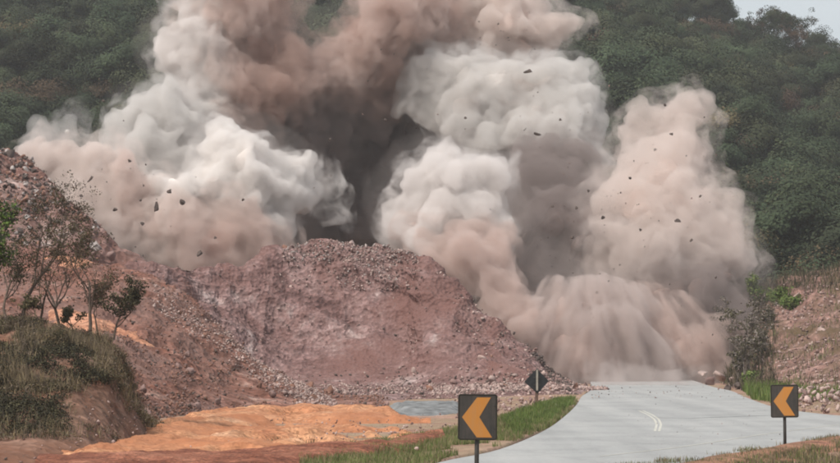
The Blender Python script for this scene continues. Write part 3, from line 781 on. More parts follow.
WS = (.9, .44, .26)
plume('thin pink dust rolling down over the dark rocky slope at the left', [
    (38, 160, 10, 121, 'pink'), (60, 163, 14, 121, 'white'), (88, 178, 22, 121, 'white'), (105, 202, 24, 120, 'pink'), (135, 228, 28, 120, 'cream'), (160, 248, 28, 120, 'pink'),
    (128, 192, 20, 121.5, 'pink'), (145, 208, 24, 121, 'pink'), (180, 240, 28, 119, 'pink'), (122, 172, 12, 122, 'pink')], 1, fringe=.45, dens=1.8, vcol='cream', outer=(1.1, .8), wisp=WS, disp=.2, soft=.3)
plume('thin grey wisp hanging over the top of the rocky slope at the left edge', [
    (48, 138, 8, 123, 'lgrey'), (66, 134, 9, 123, 'lgrey'), (36, 124, 4, 123, 'lgrey'), (30, 146, 7, 123, 'grey')], 21, fringe=.4, dens=.7, vcol='grey', outer=(1.1, .5), wisp=WS, n1=12, n2=3, wk=.6, soft=.1)
plume('bright white billow with rounded lobes low on the left of the blast', [
    (228, 150, 22, 121, 'white'), (216, 182, 32, 121, 'white'), (252, 178, 34, 120.5, 'white'), (284, 172, 17, 122, 'white'), (288, 194, 19, 121.5, 'lgrey'), (330, 192, 15, 124, 'white'), (338, 207, 9, 124, 'grey'),
    (190, 205, 24, 120, 'white'), (235, 222, 28, 120, 'cream'), (254, 222, 22, 120.5, 'mauve')], 2, fringe=.3, dens=2.6, vcol='white', disp=.15, outer=(.8, .9), wisp=WS, soft=.12)
plume('soft pink dust at the foot of the bright white billow', [
    (212, 246, 26, 118.2, 'pink'), (182, 236, 24, 118.6, 'pink'), (244, 250, 22, 118.4, 'pink'), (228, 232, 22, 118.6, 'cream'), (268, 248, 14, 119, 'mauve'), (196, 222, 16, 118.8, 'cream'), (128, 192, 12, 119, 'pink'), (126, 172, 8, 119.4, 'pink'), (132, 210, 12, 119, 'pink')], 22, fringe=.45, dens=1.2, vcol='pink', outer=(1.0, .7), wisp=WS, disp=.2, soft=.3)
plume('pale grey lump of dust left of the bright white billow', [
    (136, 124, 15, 126, 'white'), (160, 118, 19, 126, 'white'), (125, 147, 14, 126, 'lgrey'), (155, 148, 26, 126, 'grey'), (185, 138, 26, 127, 'grey'), (170, 172, 22, 125, 'grey'), (200, 118, 22, 128, 'cream'), (140, 172, 12, 124, 'pink'), (190, 165, 22, 126, 'grey')], 3, fringe=.35, dens=1.8, vcol='lgrey', outer=(.9, .7), wisp=WS, soft=.2)
plume('cream coloured left flank of the tall column leaving the top of the photo', [
    (175, 47, 15, 129, 'white'), (192, 62, 18, 129, 'white'), (188, 30, 9, 129, 'white'), (205, 42, 18, 129, 'white'), (196, 92, 18, 129, 'lgrey'), (212, 6, 20, 130, 'white'), (206, 72, 16, 129, 'cream'), (206, -20, 18, 131, 'white'), (190, 112, 14, 128, 'lgrey')], 4, fringe=.35, dens=2.0, vcol='pwhite', outer=(.9, .7), wisp=WS, soft=.2)
plume('pink brown body of the tall column leaving the top of the photo', [
    (248, 50, 30, 131, 'brown'), (232, 18, 24, 131, 'pink'), (228, 48, 24, 130.5, 'pink'), (222, 82, 22, 130.5, 'pink'), (262, 12, 24, 132, 'pink'), (246, 100, 34, 131, 'brown'), (250, -20, 28, 133, 'cream'), (270, 78, 28, 131, 'red'), (275, 48, 20, 131, 'red')], 14, fringe=.5, dens=1.0, vcol='brown', outer=(1.2, .6), wisp=WS, disp=.24, soft=.35)
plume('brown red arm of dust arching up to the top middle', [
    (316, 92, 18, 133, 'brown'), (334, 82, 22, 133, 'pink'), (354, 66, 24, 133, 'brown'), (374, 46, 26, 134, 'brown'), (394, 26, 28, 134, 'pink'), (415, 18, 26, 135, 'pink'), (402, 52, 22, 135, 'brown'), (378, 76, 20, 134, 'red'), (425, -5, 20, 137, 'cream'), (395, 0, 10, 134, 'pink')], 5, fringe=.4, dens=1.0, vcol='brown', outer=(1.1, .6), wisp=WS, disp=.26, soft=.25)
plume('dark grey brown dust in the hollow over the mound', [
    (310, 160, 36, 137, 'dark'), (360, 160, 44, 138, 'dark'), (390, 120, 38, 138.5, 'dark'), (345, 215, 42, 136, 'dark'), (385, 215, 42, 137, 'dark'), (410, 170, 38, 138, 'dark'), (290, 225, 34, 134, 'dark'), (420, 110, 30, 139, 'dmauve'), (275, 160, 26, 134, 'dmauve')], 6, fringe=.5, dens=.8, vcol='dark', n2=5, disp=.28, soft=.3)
plume('dark reddish dust coloured in as the shade under the brown arm', [  # shadow under the arm, put into the dust colour
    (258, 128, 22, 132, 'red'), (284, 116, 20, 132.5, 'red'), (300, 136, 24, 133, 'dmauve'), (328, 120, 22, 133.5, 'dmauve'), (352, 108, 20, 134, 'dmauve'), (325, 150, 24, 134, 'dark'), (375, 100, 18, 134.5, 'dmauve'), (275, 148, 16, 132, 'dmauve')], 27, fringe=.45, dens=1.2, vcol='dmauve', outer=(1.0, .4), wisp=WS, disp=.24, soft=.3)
plume('pink crest coloured in as the sunlit edge of the brown arm of dust', [  # lit upper-left edge of the arm, painted as pink dust
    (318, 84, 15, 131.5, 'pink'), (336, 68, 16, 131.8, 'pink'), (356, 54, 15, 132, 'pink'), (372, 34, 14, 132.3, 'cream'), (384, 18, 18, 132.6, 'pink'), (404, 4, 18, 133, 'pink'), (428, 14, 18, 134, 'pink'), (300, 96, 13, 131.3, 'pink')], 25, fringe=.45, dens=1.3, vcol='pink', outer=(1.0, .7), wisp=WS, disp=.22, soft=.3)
plume('pink shoulder of dust on the left side of the tall column', [
    (236, 2, 20, 129.5, 'cream'), (230, 28, 20, 129.5, 'pink'), (226, 58, 18, 129.3, 'pink'), (222, 86, 16, 129, 'pink'), (218, 112, 15, 128.6, 'pink'), (250, 20, 14, 130, 'pink')], 26, fringe=.45, dens=1.2, vcol='pink', outer=(1.0, .7), wisp=WS, disp=.2, soft=.3)
plume('pinkish white heads at the top middle edge', [
    (468, 20, 24, 138, 'cream'), (500, 10, 24, 138, 'white'), (490, 42, 32, 138, 'cream'), (522, 26, 24, 138, 'pink'), (547, 30, 15, 138, 'pink'), (512, 56, 24, 138, 'cream'), (452, 45, 22, 138, 'pink'), (535, 2, 12, 139, 'cream'), (535, 62, 16, 138, 'mauve')], 7, fringe=.35, dens=1.8, vcol='cream', outer=(.9, .7), wisp=WS, soft=.2)
plume('pale grey knobbly head right of the dark hollow', [
    (418, 85, 15, 133, 'grey'), (442, 74, 18, 133, 'lgrey'), (468, 82, 26, 132.5, 'lgrey'), (500, 92, 30, 132, 'white'), (530, 95, 26, 132, 'cream'), (555, 88, 21, 132, 'white'), (566, 108, 19, 131, 'cream'), (445, 105, 18, 133, 'grey'), (485, 125, 32, 132, 'mauve'), (520, 135, 36, 131, 'mauve'), (555, 140, 30, 130, 'mauve'), (583, 132, 15, 130, 'taupe'), (510, 165, 32, 131, 'dmauve'), (583, 152, 13, 129, 'mauve'), (475, 155, 26, 134, 'dark')], 8, fringe=.35, dens=1.7, vcol='lgrey', outer=(.9, .6), wisp=WS, soft=.2, disp=.2)
plume('bright white puff standing just behind the mound peak', [
    (447, 163, 15, 119, 'white'), (420, 192, 21, 119, 'white'), (452, 188, 30, 118.5, 'white'), (484, 184, 20, 118.5, 'white'), (414, 215, 20, 119, 'white'), (448, 220, 36, 118, 'cream'), (474, 225, 24, 117, 'cream'), (436, 246, 26, 118.4, 'pink')], 9, fringe=.35, dens=2.0, vcol='pwhite', disp=.18, outer=(.8, .9), wisp=WS, soft=.26)
plume('pink tinted dust pouring down behind the right flank of the mound', [
    (446, 250, 30, 117, 'pink'), (473, 262, 28, 115, 'pink'), (495, 290, 18, 113, 'taupe'), (428, 238, 18, 117.6, 'pink'), (482, 240, 18, 116, 'cream'), (508, 306, 13, 112, 'mauve'), (520, 322, 11, 111, 'mauve')], 23, fringe=.4, dens=1.5, vcol='pink', outer=(.9, .8), wisp=WS, disp=.18, soft=.25)
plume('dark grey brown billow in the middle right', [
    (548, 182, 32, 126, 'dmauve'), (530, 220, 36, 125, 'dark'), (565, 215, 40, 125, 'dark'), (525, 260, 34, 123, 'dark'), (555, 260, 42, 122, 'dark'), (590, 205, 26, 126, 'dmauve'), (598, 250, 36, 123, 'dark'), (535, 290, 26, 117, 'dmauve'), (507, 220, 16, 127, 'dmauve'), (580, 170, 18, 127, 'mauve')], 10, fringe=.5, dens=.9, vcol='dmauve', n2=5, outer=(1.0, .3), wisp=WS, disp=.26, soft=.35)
plume('beige plume with a ragged head standing furthest right', [
    (642, 128, 7, 124, 'lgrey'), (664, 134, 12, 124, 'lgrey'), (688, 120, 10, 124, 'lgrey'), (700, 111, 5, 124, 'lgrey'), (642, 148, 13, 124, 'lgrey'), (674, 152, 18, 124, 'cream'), (652, 172, 23, 123, 'taupe'), (668, 185, 30, 122, 'cream'), (630, 192, 18, 123, 'taupe'), (650, 215, 38, 121, 'cream'), (690, 225, 30, 121, 'taupe'), (715, 209, 8, 121, 'lgrey'), (710, 245, 26, 120, 'taupe'), (728, 258, 16, 119, 'taupe'), (680, 260, 34, 119, 'taupe'), (640, 255, 32, 119, 'taupe')], 11, fringe=.55, dens=.9, vcol='cream', outer=(1.3, .5), wisp=WS, disp=.26, soft=.4)
plume('brown grey dust low down under the beige plume beside the dry shrubs', [
    (712, 288, 28, 118.5, 'mauve'), (726, 312, 20, 117.5, 'dmauve'), (704, 322, 32, 117, 'dmauve'), (665, 300, 34, 118, 'mauve'), (725, 345, 18, 116.5, 'dark'), (640, 290, 24, 118.5, 'dmauve'), (690, 285, 26, 119, 'mauve')], 17, fringe=.55, dens=.9, vcol='dmauve', outer=(1.2, .5), wisp=WS, disp=.24, soft=.3)
plume('streaked mauve curtain of dust dropping onto the far end of the road', [
    (590, 322, 32, 113, 'taupe'), (560, 335, 34, 113, 'taupe'), (535, 345, 24, 112, 'mauve'), (560, 365, 30, 112, 'mauve'), (590, 360, 36, 111, 'mauve'), (620, 335, 30, 113, 'mauve'), (625, 365, 30, 111, 'dmauve'), (645, 372, 22, 111, 'mauve'), (525, 325, 17, 113, 'taupe'), (565, 308, 20, 114, 'taupe'), (600, 306, 22, 114, 'taupe'), (625, 314, 18, 114, 'mauve'),
    (600, 384, 8, 106, 'taupe'), (630, 384, 8, 106, 'taupe'), (660, 384, 8, 106, 'taupe')], 15,
    fringe=.3, dens=.8, vcol='taupe', n1=10, n2=3, outer=(.8, 1.7), wisp=(1.0, .42, .22), wk=.3, apex=(586, 205, 114), sm=.6, soft=.25)
plume('paler streaked curtain of dust falling right of the mauve one', [
    (640, 322, 28, 116, 'mauve'), (662, 335, 28, 115, 'cream'), (680, 355, 28, 114, 'taupe'), (700, 355, 26, 115, 'dmauve'), (665, 368, 22, 114, 'mauve'), (715, 372, 16, 114, 'dmauve'), (730, 376, 10, 113, 'dmauve')], 16,
    fringe=.3, dens=.8, vcol='pink', n1=10, n2=3, outer=(.9, 1.6), wisp=(1.0, .42, .22), wk=.3, apex=(618, 225, 117), sm=.6, soft=.25)

plume('thin pale dust creeping over the far end of the road', [
    (588+k*13, 386.5+(k % 2), 7+(k*5 % 3), 101+(k*7 % 3), 'cream') for k in range(9)], 24, fringe=.15, dens=.5, vcol='taupe', n1=8, n2=0, outer=(.75, .55), wisp=(1.1, .42, .3), wk=.3, soft=.05)

def veil():
    vs = [(q['c'], q['r']) for q in ALLS]; sp = [(c, r*1.12, None) for c, r in vs if r > .8]
    D, lo = field(sp, .4, 2.2, 1.2); v, f = biggest(*iso(D, lo, .4, 1.0)); n = soft_normals(v, f)
    v = v+n*(.55*fbm(v, 3, 4, 404, .6))[:, None]; v[:, 2] = np.maximum(v[:, 2], .25)
    if signed(v, f) < 0: f = f[:, ::-1]
    tag(mesh_np('dust_haze', v, f, vol_mat((.62, .52, .47), .028), True), kind='stuff')
veil()

# ------------------------------------------------------------------ scatter on the earthworks
def project(v):
    return 420+v[:, 0]/v[:, 1]*F, 339-(v[:, 2]-CAMZ)/v[:, 1]*F

def pick(surf, n, weight, up=.25):
    v, nn = SURF[surf]; px, py = project(v)
    w_ = weight(px, py, v).astype(float)*(px > -30)*(px < 870)*(np.einsum('ij,ij->i', nn, -v/np.linalg.norm(v, axis=1, keepdims=True)) > -.05)
    w_ = np.maximum(w_, 0); w_ /= w_.sum()
    i = rng.choice(len(v), n, p=w_)
    return v[i]+rng.normal(size=(n, 3))*np.array([.08, .08, .0]), nn[i]

def sizes(n, lo, hi, p=2.5): return lo+(hi-lo)*rng.random(n)**p
MIX = [M_rockmauve, M_rockpale, M_rockmauve, M_rockdark]
def rubble(surf, n, lo, hi, weight, mats, label, protos=None, p=3):
    pt, nn = pick(surf, n, weight); s = sizes(n, lo, hi, p)
    o = scatter_rocks('rubble', pt+nn*(s*.12)[:, None], s, mats, protos)
    return tag(o, label, 'rubble', kind='stuff')
box = lambda px, py, x0, x1, y0, y1: ((px > x0) & (px < x1) & (py > y0) & (py < y1))
rubble('mound', 10000, .03, .26, lambda px, py, v: .12+1.0*(fbm(v, 3, 3, 91) > .3)+2*box(px, py, 290, 420, 240, 290)+2*(py > 375), MIX, 'loose mauve stones strewn over the face of the mound')
rubble('mound', 2600, .05, .26, lambda px, py, v: box(px, py, 285, 420, 240, 262)*2+box(px, py, 305, 400, 255, 290)*(fbm(v, 2, 3, 17) > 0)+0.0, [M_rockpale, M_rockmauve, M_rockmauve, M_rockgrey], 'pale broken rock along the crest of the mound')
rubble('mound', 9000, .05, .26, lambda px, py, v: (py > 383)*(px > 200)*(1.0+3*(px > 430)), [M_rockpale, M_rockmauve, M_rockpale], 'pinkish stones covering the flat ground at the foot of the mound')
rubble('mound', 90, .2, .6, lambda px, py, v: .2+2*(py > 370)+1.5*(px > 440)+1.0*(py < 275), [M_rockmauve, M_rockred, M_rockpale], 'scattered larger blocks on the mound', ROCKS2, 2)
rubble('scree_slope', 90, .2, .5, lambda px, py, v: 1.0+0*px, [M_rockmauve, M_rockred], 'scattered larger blocks on the scree slope', ROCKS2, 2)
rubble('scree_slope', 11000, .025, .2, lambda px, py, v: .3+1.0*(fbm(v*np.array([1, .5, .5]), 2.5, 3, 92) > .1)+1.5*(fbm(v, 5, 2, 99) > .3), [M_rockred, M_rockmauve, M_rockdark, M_rockred], 'stones lying on the red scree slope')
rubble('scree_slope', 4500, .05, .22, lambda px, py, v: 1.0*(np.abs(py-(268+(px-110)*.66)) < 14)*(px > 150), [M_rockpale, M_rockpale, M_rockmauve], 'band of pale stones along the lower rim of the scree')
rubble('rocky_slope', 3600, .05, .45, lambda px, py, v: .15+1.0*(fbm(v, 3, 3, 93) > .15)+1.2*(px < 60)*(py < 200), [M_rockmauve, M_rockdark, M_rockred, M_rockdark, M_rockgrey], 'dark and grey rocks heaped on the left slope', ROCKS2)
rubble('right_bank', 7000, .05, .32, lambda px, py, v: .3+1.2*(fbm(v, 2, 3, 94) > 0), [M_rockmauve, M_rockpale, M_rockmauve], 'pink stones covering the right bank')
rubble('mound', 1500, .08, .35, lambda px, py, v: 1.0*(np.abs(py-(300+(px-492)*1.22)) < 5), [M_rockdark, M_rockdark, M_rockmauve], 'line of dark stones down the right flank of the mound')
rubble('bank', 1200, .02, .12, lambda px, py, v: .2+(py > 400), [M_rockpale, M_rockmauve, M_rockdark], 'small stones lying on the near bank')

def flat_rocks(n, pix, lo, hi, mats, label, z=0.0, heap=0.0, p=2.5):
    """stones inside a pixel-outlined patch of level ground"""
    x0, x1, y0, y1 = pix; pt = []
    while len(pt) < n:
        g = G(random.uniform(x0, x1), y0+(y1-y0)*random.random()); pt.append((g.x, g.y, z+heap*random.random()))
    pt = np.array(pt); s = sizes(n, lo, hi, p)
    return tag(scatter_rocks('rubble', pt, s, mats), label, 'rubble', kind='stuff')
flat_rocks(420, (778, 900, 401, 414), .08, .42, [M_rockpale, M_rockpale, M_rockmauve], 'heap of broken pale pink rock beside the road at the right edge', .0, .55)
flat_rocks(150, (590, 745, 387, 402), .02, .12, [M_rockmauve, M_rockpale, M_rockdark], 'blast debris scattered over the far end of the road', .1, .03, 3)
flat_rocks(350, (455, 580, 398, 412), .06, .32, [M_rockpale, M_rockmauve], 'pink stones between the mound and the grass verge', .02, .05)
flat_rocks(160, (330, 470, 412, 440), .03, .16, [M_rockpale, M_rockmauve], 'pebbles on the orange dirt near the chevron sign', .0, .03)
flat_rocks(700, (130, 430, 416, 455), .02, .12, [M_rockred, M_rockmauve, M_rockpale], 'small stones and clods scattered on the orange dirt', .08, .03, 4)
flat_rocks(500, (455, 560, 405, 418), .02, .14, [M_rockpale, M_rockmauve], 'fine stones between the mound foot and the verge grass', .0, .02, 3)
flat_rocks(90, (590, 800, 392, 450), .015, .06, [M_rockmauve, M_rockdark], 'grit thrown over the road surface', .1, .005)

# boulders one can tell apart
def boulder(px, py, d, size, mat, label, k, name='boulder', sink=.3, flat=None):
    pv, pf = ROCKS2[k % 8]; R = rotmats(1)[0]; v = (pv @ R.T)*size
    if flat: v = v*np.array(flat)
    o = mesh_np(name, v, pf, mat); o.location = P(px, py, d); return tag(o, label, 'boulder' if name == 'boulder' else 'rock')
for k, (px, py, d, s, m, lb) in enumerate([
    (712, 380, 103, .75, M_rockmauve, 'squat mauve boulder at the foot of the right dust curtain'),
    (722, 377, 104, .9, M_rockpale, 'largest pale boulder at the road edge below the dust'),
    (733, 380, 103, .8, M_rockpale, 'pale boulder beside the dry brush at the road edge'),
    (738, 386, 99, .6, M_rockdark, 'dark boulder on the far shoulder of the road'),
    (727, 390, 97, .55, M_rockdark, 'low dark boulder lying on the road margin'),
    (704, 374, 106, .6, M_rockpale, 'pale boulder half hidden in the falling dust'),
    (322, 249, 111, .9, M_rockgrey, 'grey boulder at the left end of the pale mound crest'),
    (352, 247, 111, .8, M_rockpale, 'pale boulder in the middle of the mound crest'),
    (378, 251, 110.5, .9, M_rockgrey, 'grey boulder on the crest left of the peak'),
    (8, 160, 116.5, 1.7, M_rockdark, 'big dark boulder at the top of the left slope'),
    (28, 172, 115.5, 1.3, M_rockgrey, 'grey boulder below the top of the left slope'),
    (46, 196, 114, 1.1, M_rockgrey, 'grey boulder midway on the edge of the left slope'),
    (14, 190, 114, 1.3, M_rockdark, 'dark slab leaning on the left slope'),
    (96, 246, 109, .9, M_rockgrey, 'grey boulder low on the edge of the left slope'),
    (112, 256, 108, .7, M_rockmauve, 'mauve boulder at the bottom of the left slope'),
    (785, 298, 118, 1.1, M_rockpale, 'pale boulder on the bank top beside the yellow green bushes'),
    (798, 296, 118, 1.2, M_rockpale, 'larger pale boulder on the bank top, nearer the right edge'),
    (822, 330, 105, .8, M_rockpale, 'pale boulder on the face of the right bank'),
    (808, 350, 101, .7, M_rockmauve, 'mauve boulder low on the right bank')]):
    boulder(px, py, d, s, m, lb, k)

# rocks in the air
air = [(91, 178, 9, 3, 'slim tilted dark rock flying over the left slope'), (82, 196, 4, 3, 'small dark rock flying just above the left slope'), (129, 161, 4, 3, 'dark rock flying before the grey lump of dust'),
       (115, 210, 5, 4, 'flat dark rock flying low over the pink dust'), (156, 208, 5, 11, 'tall upright rock flying before the white billow'), (170, 191, 5, 5, 'round dark rock above the upright one'),
       (182, 202, 6, 6, 'square dark rock right of the upright one'), (199, 253, 6, 7, 'brown rock flying low over the scree'), (141, 200, 3, 3, 'tiny dark rock left of the upright one'),
       (104, 101, 3, 3, 'small mauve fragment high against the forest at the left'), (142, 224, 4, 4, 'olive fragment flying low left of the white billow'), (243, 200, 3, 3, 'tiny fragment before the white billow'),
       (508, 38, 3, 2, 'small fragment before the pinkish heads'), (529, 71, 9, 4, 'flat dark rock between the two pale heads'), (537, 134, 8, 3, 'thin dark rock before the knobbly head'), (498, 24, 2, 2, 'speck of rock near the top edge'),
       (573, 237, 4, 4, 'dark rock before the dark billow'), (577, 208, 3, 4, 'small rock above the dark billow'), (588, 191, 3, 3, 'small rock right of the knobbly head'), (603, 218, 4, 4, 'dark rock before the beige plume'),
       (677, 221, 7, 4, 'largest dark rock before the beige plume'), (672, 134, 4, 3, 'rock before the head of the beige plume'), (665, 105, 3, 3, 'small rock at the head of the beige plume'), (691, 240, 3, 4, 'small rock on the right side of the beige plume'),
       (612, 317, 4, 4, 'dark rock before the streaked curtain'), (612, 333, 4, 3, 'flat rock before the streaked curtain'), (640, 230, 3, 3, 'small rock low in the beige plume'), (655, 150, 3, 3, 'small rock in the middle of the beige plume'),
       (560, 120, 3, 3, 'small rock before the cream side of the knobbly head'), (553, 206, 3, 3, 'small rock left of the dark billow rocks'), (630, 178, 3, 3, 'small rock on the left side of the beige plume'), (700, 196, 3, 3, 'small rock by the ragged edge of the beige plume'),
       (716, 277, 3, 3, 'small rock low by the right edge of the beige plume'), (466, 118, 3, 3, 'small rock before the grey knobbly head'), (385, 120, 3, 3, 'small rock before the brown arm'), (330, 140, 3, 3, 'small rock over the dark hollow'),
       (215, 238, 3, 3, 'small rock low before the white billow'), (597, 292, 3, 3, 'small rock over the top of the streaked curtain')]
air_d = 112.0
for k, (px, py, wpx, hpx, lb) in enumerate(air):
    d = air_d + (k % 4)*.8 if py > 150 or px < 200 else 120 + (k % 3)
    pv, pf = ROCKS2[k % 8]; s = d/F
    v = pv*1.15; v = v/np.ptp(v, axis=0)*np.array([wpx, max(3.0, min(wpx, hpx)), hpx])*s
    a = -.8 if k == 0 else random.uniform(-.3, .3)
    if k == 0: v = v*np.array([1.0, 1, 1])
    v[:, 0], v[:, 2] = v[:, 0]*math.cos(a)+v[:, 2]*math.sin(a), -v[:, 0]*math.sin(a)+v[:, 2]*math.cos(a)
    o = mesh_np('flying_rock', v, pf, M_rockmauve if 'pale' in lb and 'fragment' in lb else M_rockdark); o.location = P(px, py, d)
    tag(o, lb, 'rock', 'rocks flung into the air by the blast')

gp, gs = [], []
for cx, cy, sx, sy, n in ((140, 190, 40, 40, 60), (500, 40, 25, 22, 35), (590, 215, 40, 40, 80), (660, 180, 30, 60, 60), (560, 120, 30, 30, 30), (600, 310, 45, 30, 50), (380, 110, 50, 50, 30), (700, 330, 20, 25, 30)):
    for _ in range(n):
        gp.append(tuple(P(random.gauss(cx, sx), random.gauss(cy, sy), random.uniform(109, 116) if cy > 60 else random.uniform(124, 128)))); gs.append(.035+.13*random.random()**3)
gp, gs = np.array(gp), np.array(gs); ok_ = gp[:, 2] > .3
tag(scatter_rocks('debris', gp[ok_], gs[ok_], [M_rockdark, M_rockmauve, M_rockdark]), 'fine grit and small fragments hanging in the air before the dust', 'debris', kind='stuff')

# ------------------------------------------------------------------ signs
def worn(name, c, dust, amt, rough):
    m, t, N, L = new_mat(name); tc = N.new('ShaderNodeTexCoord')
    a = N.new('ShaderNodeTexNoise'); a.inputs['Scale'].default_value = 5; a.inputs['Detail'].default_value = 9; a.inputs['Roughness'].default_value = .7; L.new(tc.outputs['Object'], a.inputs['Vector'])
    mp = N.new('ShaderNodeMapping'); mp.inputs['Scale'].default_value = (30, 30, 2.5); L.new(tc.outputs['Object'], mp.inputs[0])
    b = N.new('ShaderNodeTexNoise'); b.inputs['Scale'].default_value = 1.0; b.inputs['Detail'].default_value = 4; L.new(mp.outputs[0], b.inputs['Vector'])
    s_ = N.new('ShaderNodeMath'); s_.operation = 'MULTIPLY'; L.new(a.outputs['Fac'], s_.inputs[0]); L.new(b.outputs['Fac'], s_.inputs[1])
    mr = N.new('ShaderNodeMapRange'); mr.inputs['From Min'].default_value = .15; mr.inputs['From Max'].default_value = .42; mr.inputs['To Min'].default_value = amt*.15; mr.inputs['To Max'].default_value = amt; L.new(s_.outputs[0], mr.inputs[0])
    mx = N.new('ShaderNodeMix'); mx.data_type = 'RGBA'; mx.inputs['A'].default_value = (*c, 1); mx.inputs['B'].default_value = (*dust, 1); L.new(mr.outputs[0], mx.inputs['Factor'])
    bs = N.new('ShaderNodeBsdfPrincipled'); bs.inputs['Roughness'].default_value = rough; L.new(mx.outputs['Result'], bs.inputs['Base Color'])
    o = N.new('ShaderNodeOutputMaterial'); L.new(bs.outputs[0], o.inputs[0]); return m
M_signblack = worn('sign_black', (.016, .018, .017), (.13, .10, .08), .40, .55)
M_amber = worn('amber_reflective', (.46, .18, .018), (.33, .20, .10), .45, .6)
M_steel = plain('dull_steel', (.045, .042, .038), .6, .3, 9)
M_back = plain('sign_back', (.022, .024, .026), .55, .3, 6)
M_rail = plain('pale_post', (.30, .28, .24), .7, .3, 9)
def slab(pts, y0, y1, bev=0.0):
    bm = bmesh.new(); a = [bm.verts.new((x, y0, z)) for x, z in pts]; f0 = bm.faces.new(a)
    r = bmesh.ops.extrude_face_region(bm, geom=[f0]); bmesh.ops.translate(bm, vec=(0, y1-y0, 0), verts=[e for e in r['geom'] if isinstance(e, bmesh.types.BMVert)])
    bmesh.ops.recalc_face_normals(bm, faces=bm.faces)
    if bev: bmesh.ops.bevel(bm, geom=list(bm.edges), offset=bev, segments=2, affect='EDGES', clamp_overlap=True)
    return bm
def rrect(w_, h, r, z0=0):
    out = []
    for cx, cz, a0 in ((w_/2-r, h-r, 0), (-w_/2+r, h-r, 90), (-w_/2+r, r, 180), (w_/2-r, r, 270)):
        for k in range(5): a = math.radians(a0+k*22.5); out.append((cx+r*math.cos(a), z0+cz+r*math.sin(a)))
    return out
def chevron_sign(px0, px1, py0, py1, d, post_bottom, label, rz=0.0, tilt=0.0):
    m = d/F; w_, h = (px1-px0)*m, (py1-py0)*m; cx = (px0+px1)/2
    zb = CAMZ+(339-py1)*m
    t = empty('chevron_sign', ((cx-420)*m, d, 0), rz); tag(t, label, 'road sign', 'black and amber chevron signs')
    t.rotation_euler[1] = tilt
    mesh_bm('panel', slab(rrect(w_, h, .035, zb), -.012, .012), M_signblack, t)
    # thin raised rim
    o_, i_ = rrect(w_*.985, h*.985, .03, zb+h*.0075), rrect(w_*.93, h*.94, .02, zb+h*.03)
    bm = bmesh.new(); A = [[bm.verts.new((x, y, z)) for x, z in q] for q, y in ((o_, -.012), (o_, -.015), (i_, -.015), (i_, -.012))]; n = len(o_)
    for a, b in zip(A[:-1], A[1:]):
        for k in range(n): bm.faces.new((a[k], a[(k+1) % n], b[(k+1) % n], b[k]))
    bmesh.ops.recalc_face_normals(bm, faces=bm.faces); mesh_bm('rim', bm, plain('rim_brown', (.022, .019, .014), .5), t)
    c = [(.33, .93), (-.02, .93), (-.40, .50), (-.02, .06), (.37, .06), (.04, .50)]
    mesh_bm('chevron', slab([(x*w_, zb+z*h) for x, z in c], -.0165, -.0135), M_amber, t)
    bm = bmesh.new(); bmesh.ops.create_cone(bm, cap_ends=True, segments=14, radius1=.03, radius2=.03, depth=zb+h*.9+.3)
    bmesh.ops.translate(bm, vec=(0, .045, (zb+h*.9-.3)/2), verts=bm.verts); mesh_bm('post', bm, M_steel, t, True)
    for z in (zb+h*.25, zb+h*.75):
        bm = bmesh.new(); bmesh.ops.create_cube(bm, size=1)
        for q in bm.verts: q.co = Vector((q.co.x*.11, q.co.y*.05+.038, q.co.z*.03+z))
        mesh_bm('clamp', bm, M_steel, t)
        bm = bmesh.new(); bmesh.ops.create_cone(bm, cap_ends=True, segments=8, radius1=.009, radius2=.007, depth=.006, matrix=Matrix.Translation((0.0 if False else w_*.43, -.0175, z)) @ Matrix.Rotation(math.pi/2, 4, 'X')); mesh_bm('bolt', bm, M_steel, t)
    return t
chevron_sign(457, 496.5, 394, 440, 30.6, 500, 'larger chevron sign on the left pointing left beside the grass verge', math.radians(6), math.radians(.6))
chevron_sign(771.5, 799, 384.5, 417.5, 44, 452, 'smaller chevron sign on the right standing in front of the road', math.radians(-5), math.radians(-.8))
# diamond sign seen from behind
d = 75.0; m = d/F; t = empty('diamond_sign', ((537-420)*m, d, 0), .1); tag(t, 'dark diamond warning sign seen from behind at the foot of the mound', 'road sign')
cz = CAMZ+(339-381)*m; r_ = 12.6*m
mesh_bm('panel', slab([(r_*.95, cz), (0, cz+r_), (-r_*1.02, cz-r_*.05), (.02, cz-r_)], .0, .02, .004), M_back, t)
bm = bmesh.new(); bmesh.ops.create_cube(bm, size=1)
for q in bm.verts: q.co = Vector((q.co.x*.06, q.co.y*.04-.022, q.co.z*(cz+r_*.9-(cz-r_*.75))+(cz+r_*.9+cz-r_*.75)/2))
mesh_bm('back_rail', bm, M_rail, t)
bm = bmesh.new(); bmesh.ops.create_cube(bm, size=1)
for q in bm.verts: q.co = Vector((q.co.x*.09, q.co.y*.09+.07, q.co.z*(cz+.3)+(cz-.3)/2))
mesh_bm('post', bm, plain('weathered_wood', (.14, .09, .07), .9, .3, 6), t)
for z in (cz-.12, cz+.12):
    bm = bmesh.new(); bmesh.ops.create_cube(bm, size=1)
    for q in bm.verts: q.co = Vector((q.co.x*.22, q.co.y*.02-.012, q.co.z*.035+z))
    mesh_bm('cross_brace', bm, M_steel, t)

